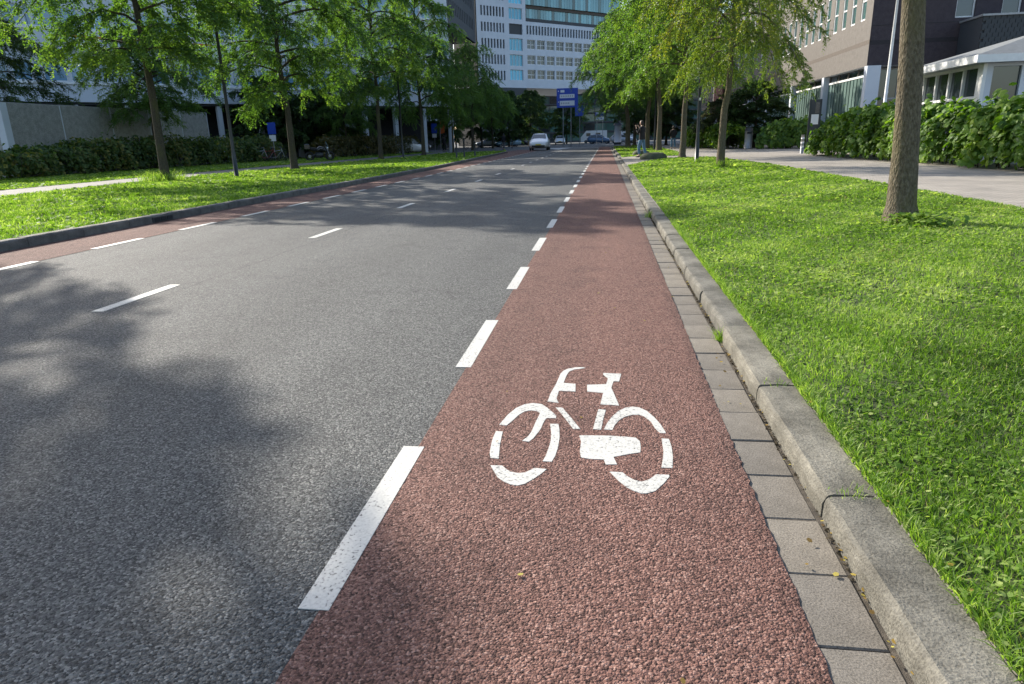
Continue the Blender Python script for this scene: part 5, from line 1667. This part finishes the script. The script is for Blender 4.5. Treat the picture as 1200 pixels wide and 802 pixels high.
# ---------------------------------------------------------------- motorbike
mbk = thing('motorbike', 'black motorbike parked on the left footpath in front of the hedge', 'motorbike', (-20.9, 49.3, 0.08), 0.5)
wt_ = MB().ring((0, 0, 0), 0.27, 0.07, 'y', 20, 8).mesh('wheel', True)
hub = MB().tube([(0, -0.05, 0), (0, 0.05, 0)], 0.12, 12).mesh('hub')
for x in (-0.72, 0.72):
    w_ = link('wheel', wt_, M['rubber'], mbk, loc=(x, 0, 0.34)); link('hub', hub, M['rim'], w_)
MB().tube([(-0.72, 0, 0.36), (-0.2, 0, 0.45), (0.2, 0, 0.5)], [0.05, 0.1, 0.08], 8).build('swing_arm', M['dark_metal'], mbk, True)
MB().tube([(-0.3, 0, 0.42), (0.25, 0, 0.42)], [0.2, 0.18], 10).build('engine', M['dark_metal'], mbk, True)
MB().tube([(-0.15, 0, 0.78), (0.05, 0, 0.88), (0.35, 0, 0.8), (0.45, 0, 0.72)], [0.13, 0.19, 0.16, 0.08], 10).build('tank', M['car_black'], mbk, True)
MB().tube([(-0.75, 0, 0.95), (-0.5, 0, 0.86), (-0.15, 0, 0.8)], [0.07, 0.13, 0.12], 10).build('seat', M['rubber'], mbk, True)
MB().box(-1.05, -0.68, -0.22, 0.22, 0.88, 1.22, 0.06).build('top_case', M['car_black'], mbk)
for s in (-0.08, 0.08):
    MB().tube([(0.72, s, 0.34), (0.5, s, 1.0)], 0.028, 8).build('fork', M['grey_metal'], mbk)
MB().tube([(0.42, -0.36, 1.08), (0.5, -0.2, 1.05), (0.5, 0.2, 1.05), (0.42, 0.36, 1.08)], 0.018, 8).build('handlebar', M['black_paint'], mbk)
MB().tube([(0.56, 0, 0.9), (0.66, 0, 0.9)], [0.1, 0.07], 12).build('headlight', M['headlight'], mbk)
quad_patch([(0.62, -0.18, 1.0), (0.62, 0.18, 1.0), (0.48, 0.14, 1.35), (0.48, -0.14, 1.35)], 0.006).build('windshield', M['glass_sky'], mbk)
MB().tube([(0.72, 0, 0.7), (0.5, 0, 0.68)], [0.06, 0.09], 8).build('mudguard', M['car_black'], mbk)

# ---------------------------------------------------------------- parked bicycles
BK = {'wheel': MB().ring((0, 0, 0), 0.33, 0.018, 'y', 24, 5).mesh('wheel', True)}
sp = MB()
for k in range(10):
    a = math.pi * k / 10
    sp.tube([(0.32 * math.cos(a), 0, 0.32 * math.sin(a)), (-0.32 * math.cos(a), 0, -0.32 * math.sin(a))], 0.003, 3)
BK['spokes'] = sp.mesh('spokes')
fr = MB()
for a, b in (((-0.52, 0.34), (-0.08, 0.3)), ((-0.52, 0.34), (-0.2, 0.82)), ((-0.08, 0.3), (-0.24, 0.88)), ((-0.08, 0.3), (0.38, 0.78)), ((-0.2, 0.76), (0.36, 0.85)), ((0.34, 0.98), (0.54, 0.34))):
    fr.tube([(a[0], 0, a[1]), (b[0], 0, b[1])], 0.018, 6)
BK['frame'] = fr.mesh('frame')
BK['bar'] = MB().tube([(0.2, -0.28, 1.06), (0.36, -0.16, 1.06), (0.36, 0.16, 1.06), (0.2, 0.28, 1.06)], 0.014, 6).tube([(0.34, 0, 0.96), (0.36, 0, 1.06)], 0.014, 6).mesh('handlebar')
BK['saddle'] = MB().add([(-0.4, -0.1, 0.92), (-0.4, 0.1, 0.92), (-0.1, 0.03, 0.92), (-0.1, -0.03, 0.92), (-0.4, -0.08, 0.98), (-0.4, 0.08, 0.98), (-0.1, 0.02, 0.96), (-0.1, -0.02, 0.96)],
                       [(3, 2, 1, 0), (4, 5, 6, 7), (0, 1, 5, 4), (1, 2, 6, 5), (2, 3, 7, 6), (3, 0, 4, 7)]).mesh('saddle')
def bicycle(x, y, rot, label, paint='car_black', group='bicycles parked on the left'):
    t = thing('bicycle', label, 'bicycle', (x, y, 0.08), rot, group)
    for xx in (-0.52, 0.54):
        w_ = link('wheel', BK['wheel'], M['rubber'], t, loc=(xx, 0, 0.348)); link('spokes', BK['spokes'], M['rim'], w_)
    f = link('frame', BK['frame'].copy(), None, t); f.data.materials.append(M[paint])
    link('handlebar', BK['bar'], M['rim'], t)
    link('saddle', BK['saddle'], M['rubber'], t)
    t.rotation_euler = (0.08, 0, rot)
spots = [(-25.6, 49.3, 0.4, 'leftmost parked bicycle beside the dark left hedge', 'car_silver'), (-25.2, 49.9, 0.6, 'second parked bicycle from the left beside the dark hedge', 'car_red'),
         (-24.7, 50.3, 0.3, 'silver bicycle under the blue sign on the left', 'car_silver'), (-24.2, 50.9, 0.7, 'rightmost parked bicycle beside the dark hedge', 'car_black')]
for (x, y, r_, lab, pc) in spots:
    bicycle(x, y, r_, lab, pc)
for k, (x, y, lab) in enumerate([(-17.6, 90, 'black bicycle parked left of the far left trunks'), (-16.4, 91, 'black bicycle parked between the far left trunks'), (-13.6, 92, 'bicycle parked left of the white hatchback'), (-12.4, 93, 'bicycle parked just behind the white hatchback')]):
    bicycle(x, y, 0.3 + 0.5 * k, lab, 'car_black', 'bicycles parked at the far left junction')

# ================================================================== PEOPLE
def skin_mesh(name, verts, edges, radii, mat, parent, root=0, sub=1):
    me = bpy.data.meshes.new(name)
    me.from_pydata(verts, edges, [])
    o = link(name, me, None, parent)
    md = o.modifiers.new('Skin', 'SKIN')
    md.use_smooth_shade = True
    if not me.skin_vertices:
        return o
    for i, r_ in enumerate(radii):
        me.skin_vertices[0].data[i].radius = r_ if hasattr(r_, '__len__') else (r_, r_)
    me.skin_vertices[0].data[root].use_root = True
    if sub:
        s_ = o.modifiers.new('Sub', 'SUBSURF'); s_.levels = sub; s_.render_levels = sub
    me.materials.append(mat)
    dg = bpy.context.evaluated_depsgraph_get()
    dg.update()
    ev = bpy.data.meshes.new_from_object(o.evaluated_get(dg))
    ev.materials.clear(); ev.materials.append(mat)
    o.modifiers.clear()
    o.data = ev
    ev.polygons.foreach_set('use_smooth', [True] * len(ev.polygons))
    return o

def person(label, x, y, rot, h=1.78, top='black_cloth', legs='denim', phone=True, stride=0.12):
    t = thing('person', label, 'person', (x, y, 0.08), rot)
    s = h / 1.78
    t.scale = (s, s, s)
    # faces +x; joints: pelvis, spine, chest, neck, head ; legs ; arms
    V = [(0, 0, 0.95), (0.0, 0, 1.15), (0.01, 0, 1.36), (0.02, 0, 1.5), (0.04, 0, 1.58),            # 0-4
         (0, 0.1, 0.9), (stride, 0.11, 0.5), (stride * 0.6, 0.11, 0.09), (stride * 0.6 + 0.16, 0.12, 0.05),   # 5-8
         (0, -0.1, 0.9), (-stride * 0.3, -0.12, 0.5), (-stride * 1.3, -0.13, 0.09), (-stride * 1.3 + 0.16, -0.14, 0.05),   # 9-12
         (0.0, 0.18, 1.41), (0.08, 0.26, 1.16), (0.25, 0.15, 1.4 if phone else 0.98),                        # 13-15
         (0.0, -0.18, 1.41), (0.08, -0.26, 1.16), (0.25, -0.13, 1.4 if phone else 0.98)]                     # 16-18
    E = [(0, 1), (1, 2), (2, 3), (3, 4), (0, 5), (5, 6), (6, 7), (7, 8), (0, 9), (9, 10), (10, 11), (11, 12), (2, 13), (13, 14), (14, 15), (2, 16), (16, 17), (17, 18)]
    rad = [(0.14, 0.11), (0.13, 0.1), (0.15, 0.11), 0.055, 0.055, 0.085, 0.06, 0.045, 0.035, 0.085, 0.06, 0.045, 0.035, 0.06, 0.045, 0.032, 0.06, 0.045, 0.032]
    # hands: palm and five fingers each
    def hand(w, sgn):
        k = len(V)
        wx, wy, wz = V[w]
        up = (0.05, -sgn * 0.02, 0.09) if phone else (0.03, 0, -0.09)
        V.append((wx + up[0], wy + up[1], wz + up[2])); E.append((w, k)); rad.append((0.034, 0.02))
        for f_ in range(4):
            q = len(V)
            off = (f_ - 1.5) * 0.019
            V.append((wx + up[0] * 1.5 + off * 0.5, wy + up[1] * 1.5 + off, wz + up[2] * 1.55)); E.append((k, q)); rad.append(0.009)
            V.append((wx + up[0] * 1.9 + off * 0.4, wy + up[1] * 2.2 + off, wz + up[2] * (1.85 + 0.1 * (f_ in (1, 2))))); E.append((q, q + 1)); rad.append(0.0075)
        q = len(V)
        V.append((wx + up[0] * 0.9, wy + up[1] - sgn * 0.045, wz + up[2] * 0.9)); E.append((w, q)); rad.append(0.01)
        V.append((wx + up[0] * 1.2, wy + up[1] - sgn * 0.055, wz + up[2] * 1.2)); E.append((q, q + 1)); rad.append(0.0085)
    hand(15, 1)
    hand(18, -1)
    skin_mesh('body', V, E, rad, M['skin'], t)
    # head with face
    hd = MB()
    nr, na = 12, 16
    for i in range(nr + 1):
        ph = math.pi * i / nr
        for j in range(na):
            a = 2 * math.pi * j / na
            r_ = math.sin(ph)
            xx = 0.098 * r_ * math.cos(a); yy = 0.077 * r_ * math.sin(a); zz = 0.122 * math.cos(ph)
            if zz < -0.02: xx *= 0.9 + 0.08 * math.cos(a); yy *= 0.86
            if abs(a) < 0.3 or a > 6.0:
                if -0.05 < zz < 0.01: xx += 0.02         # nose
                if 0.005 < zz < 0.04: xx -= 0.006        # eye hollow
            hd.v.append((0.055 + xx, yy, 1.655 + zz))
    for i in range(nr):
        for j in range(na):
            hd.f.append((i * na + j, (i + 1) * na + j, (i + 1) * na + (j + 1) % na, i * na + (j + 1) % na))
    head = hd.build('head', M['skin'], t, True)
    for sgn in (-1, 1):
        MB().ring((0.148, sgn * 0.03, 1.668), 0.006, 0.006, 'x', 8, 6).build('eye', M['black_void'], head)
        MB().tube([(0.04, sgn * 0.075, 1.62), (0.04, sgn * 0.088, 1.65), (0.04, sgn * 0.08, 1.675)], [0.01, 0.016, 0.01], 6).build('ear', M['skin'], head)
    MB().tube([(0.142, -0.022, 1.603), (0.148, 0, 1.601), (0.142, 0.022, 1.603)], 0.005, 5).build('mouth', M['red_panel'], head)
    hr = MB()
    for i in range(9):
        ph = math.pi * (0.0 + 0.78 * i / 8)
        for j in range(na):
            a = 2 * math.pi * j / na
            cut = 1.0 if math.cos(a) < 0.35 else min(1.0, 0.55 / max(0.01, ph / 1.3))
            p_ = ph * cut
            r_ = math.sin(p_)
            hr.v.append((0.04 + 0.12 * r_ * math.cos(a), 0.1 * r_ * math.sin(a), 1.655 + 0.142 * math.cos(p_)))
    for i in range(8):
        for j in range(na):
            hr.f.append((i * na + j, (i + 1) * na + j, (i + 1) * na + (j + 1) % na, i * na + (j + 1) % na))
    hr.build('hair', M['hair'], t, True)
    # clothes follow the body
    jr = [(0, 0, 0.98), (0, 0, 0.92), V[5], V[6], V[7][:2] + (0.13,), V[9], V[10], V[11][:2] + (0.13,)]
    skin_mesh('trousers', jr, [(0, 1), (1, 2), (2, 3), (3, 4), (1, 5), (5, 6), (6, 7)], [(0.165, 0.13), (0.16, 0.13), 0.105, 0.08, 0.07, 0.105, 0.08, 0.07], M[legs], t, 1)
    jk = MB()
    secs = [(0.86, 0.15, 0.185, 0.0), (0.95, 0.148, 0.185, 0.0), (1.1, 0.135, 0.17, 0.0), (1.28, 0.145, 0.195, 0.005), (1.4, 0.125, 0.205, 0.01), (1.47, 0.085, 0.14, 0.02), (1.51, 0.065, 0.075, 0.025)]
    m_ = 16
    for (z_, rx, ry, cx) in secs:
        jk.v += [(cx + rx * math.cos(2 * math.pi * q / m_), ry * math.sin(2 * math.pi * q / m_), z_) for q in range(m_)]
    for i_ in range(len(secs) - 1):
        for q in range(m_):
            jk.f.append((i_ * m_ + q, i_ * m_ + (q + 1) % m_, (i_ + 1) * m_ + (q + 1) % m_, (i_ + 1) * m_ + q))
    for a_, b_, c_ in ((13, 14, 15), (16, 17, 18)):
        sg = 1 if a_ == 13 else -1
        jk.tube([(0.0, sg * 0.12, 1.42), V[a_], lerp(V[a_], V[b_], 0.5), V[b_], lerp(V[b_], V[c_], 0.5), lerp(V[b_], V[c_], 0.92)], [0.07, 0.075, 0.066, 0.06, 0.052, 0.044], 10)
    jk.build('jacket', M[top], t, True)
    for k in (7, 11):
        vx, vy, vz = V[k]
        MB().tube([(vx - 0.07, vy, 0.045), (vx, vy, 0.055), (vx + 0.12, vy, 0.04), (vx + 0.2, vy, 0.03)], [0.035, 0.055, 0.048, 0.028], 8).build('shoe', M['shoe'], t, True)
    return t
pr = person('person in black top and blue jeans raising both hands beside the crossing path', 1.98, 39.0, 2.5, 1.92)
ph = thing('phone', 'dark phone held up by the person in blue jeans', 'phone', (1.66, 39.24, 1.72), 2.5)
MB().box(-0.008, 0.008, -0.075, 0.075, -0.04, 0.04, 0.004).build('case', M['black_paint'], ph)
person('pedestrian in dark clothes near the tip of the left lawn', -12.2, 84, 1.2, 1.85, 'black_cloth', 'grey_cloth', False)
person('dark dressed pedestrian behind the far left trunks', -18.6, 80, 2.0, 1.8, 'black_cloth', 'black_cloth', False)
person('pedestrian on the right footpath beyond the far lamp post', 5.6, 60, 1.6, 1.85, 'black_cloth', 'denim', False)
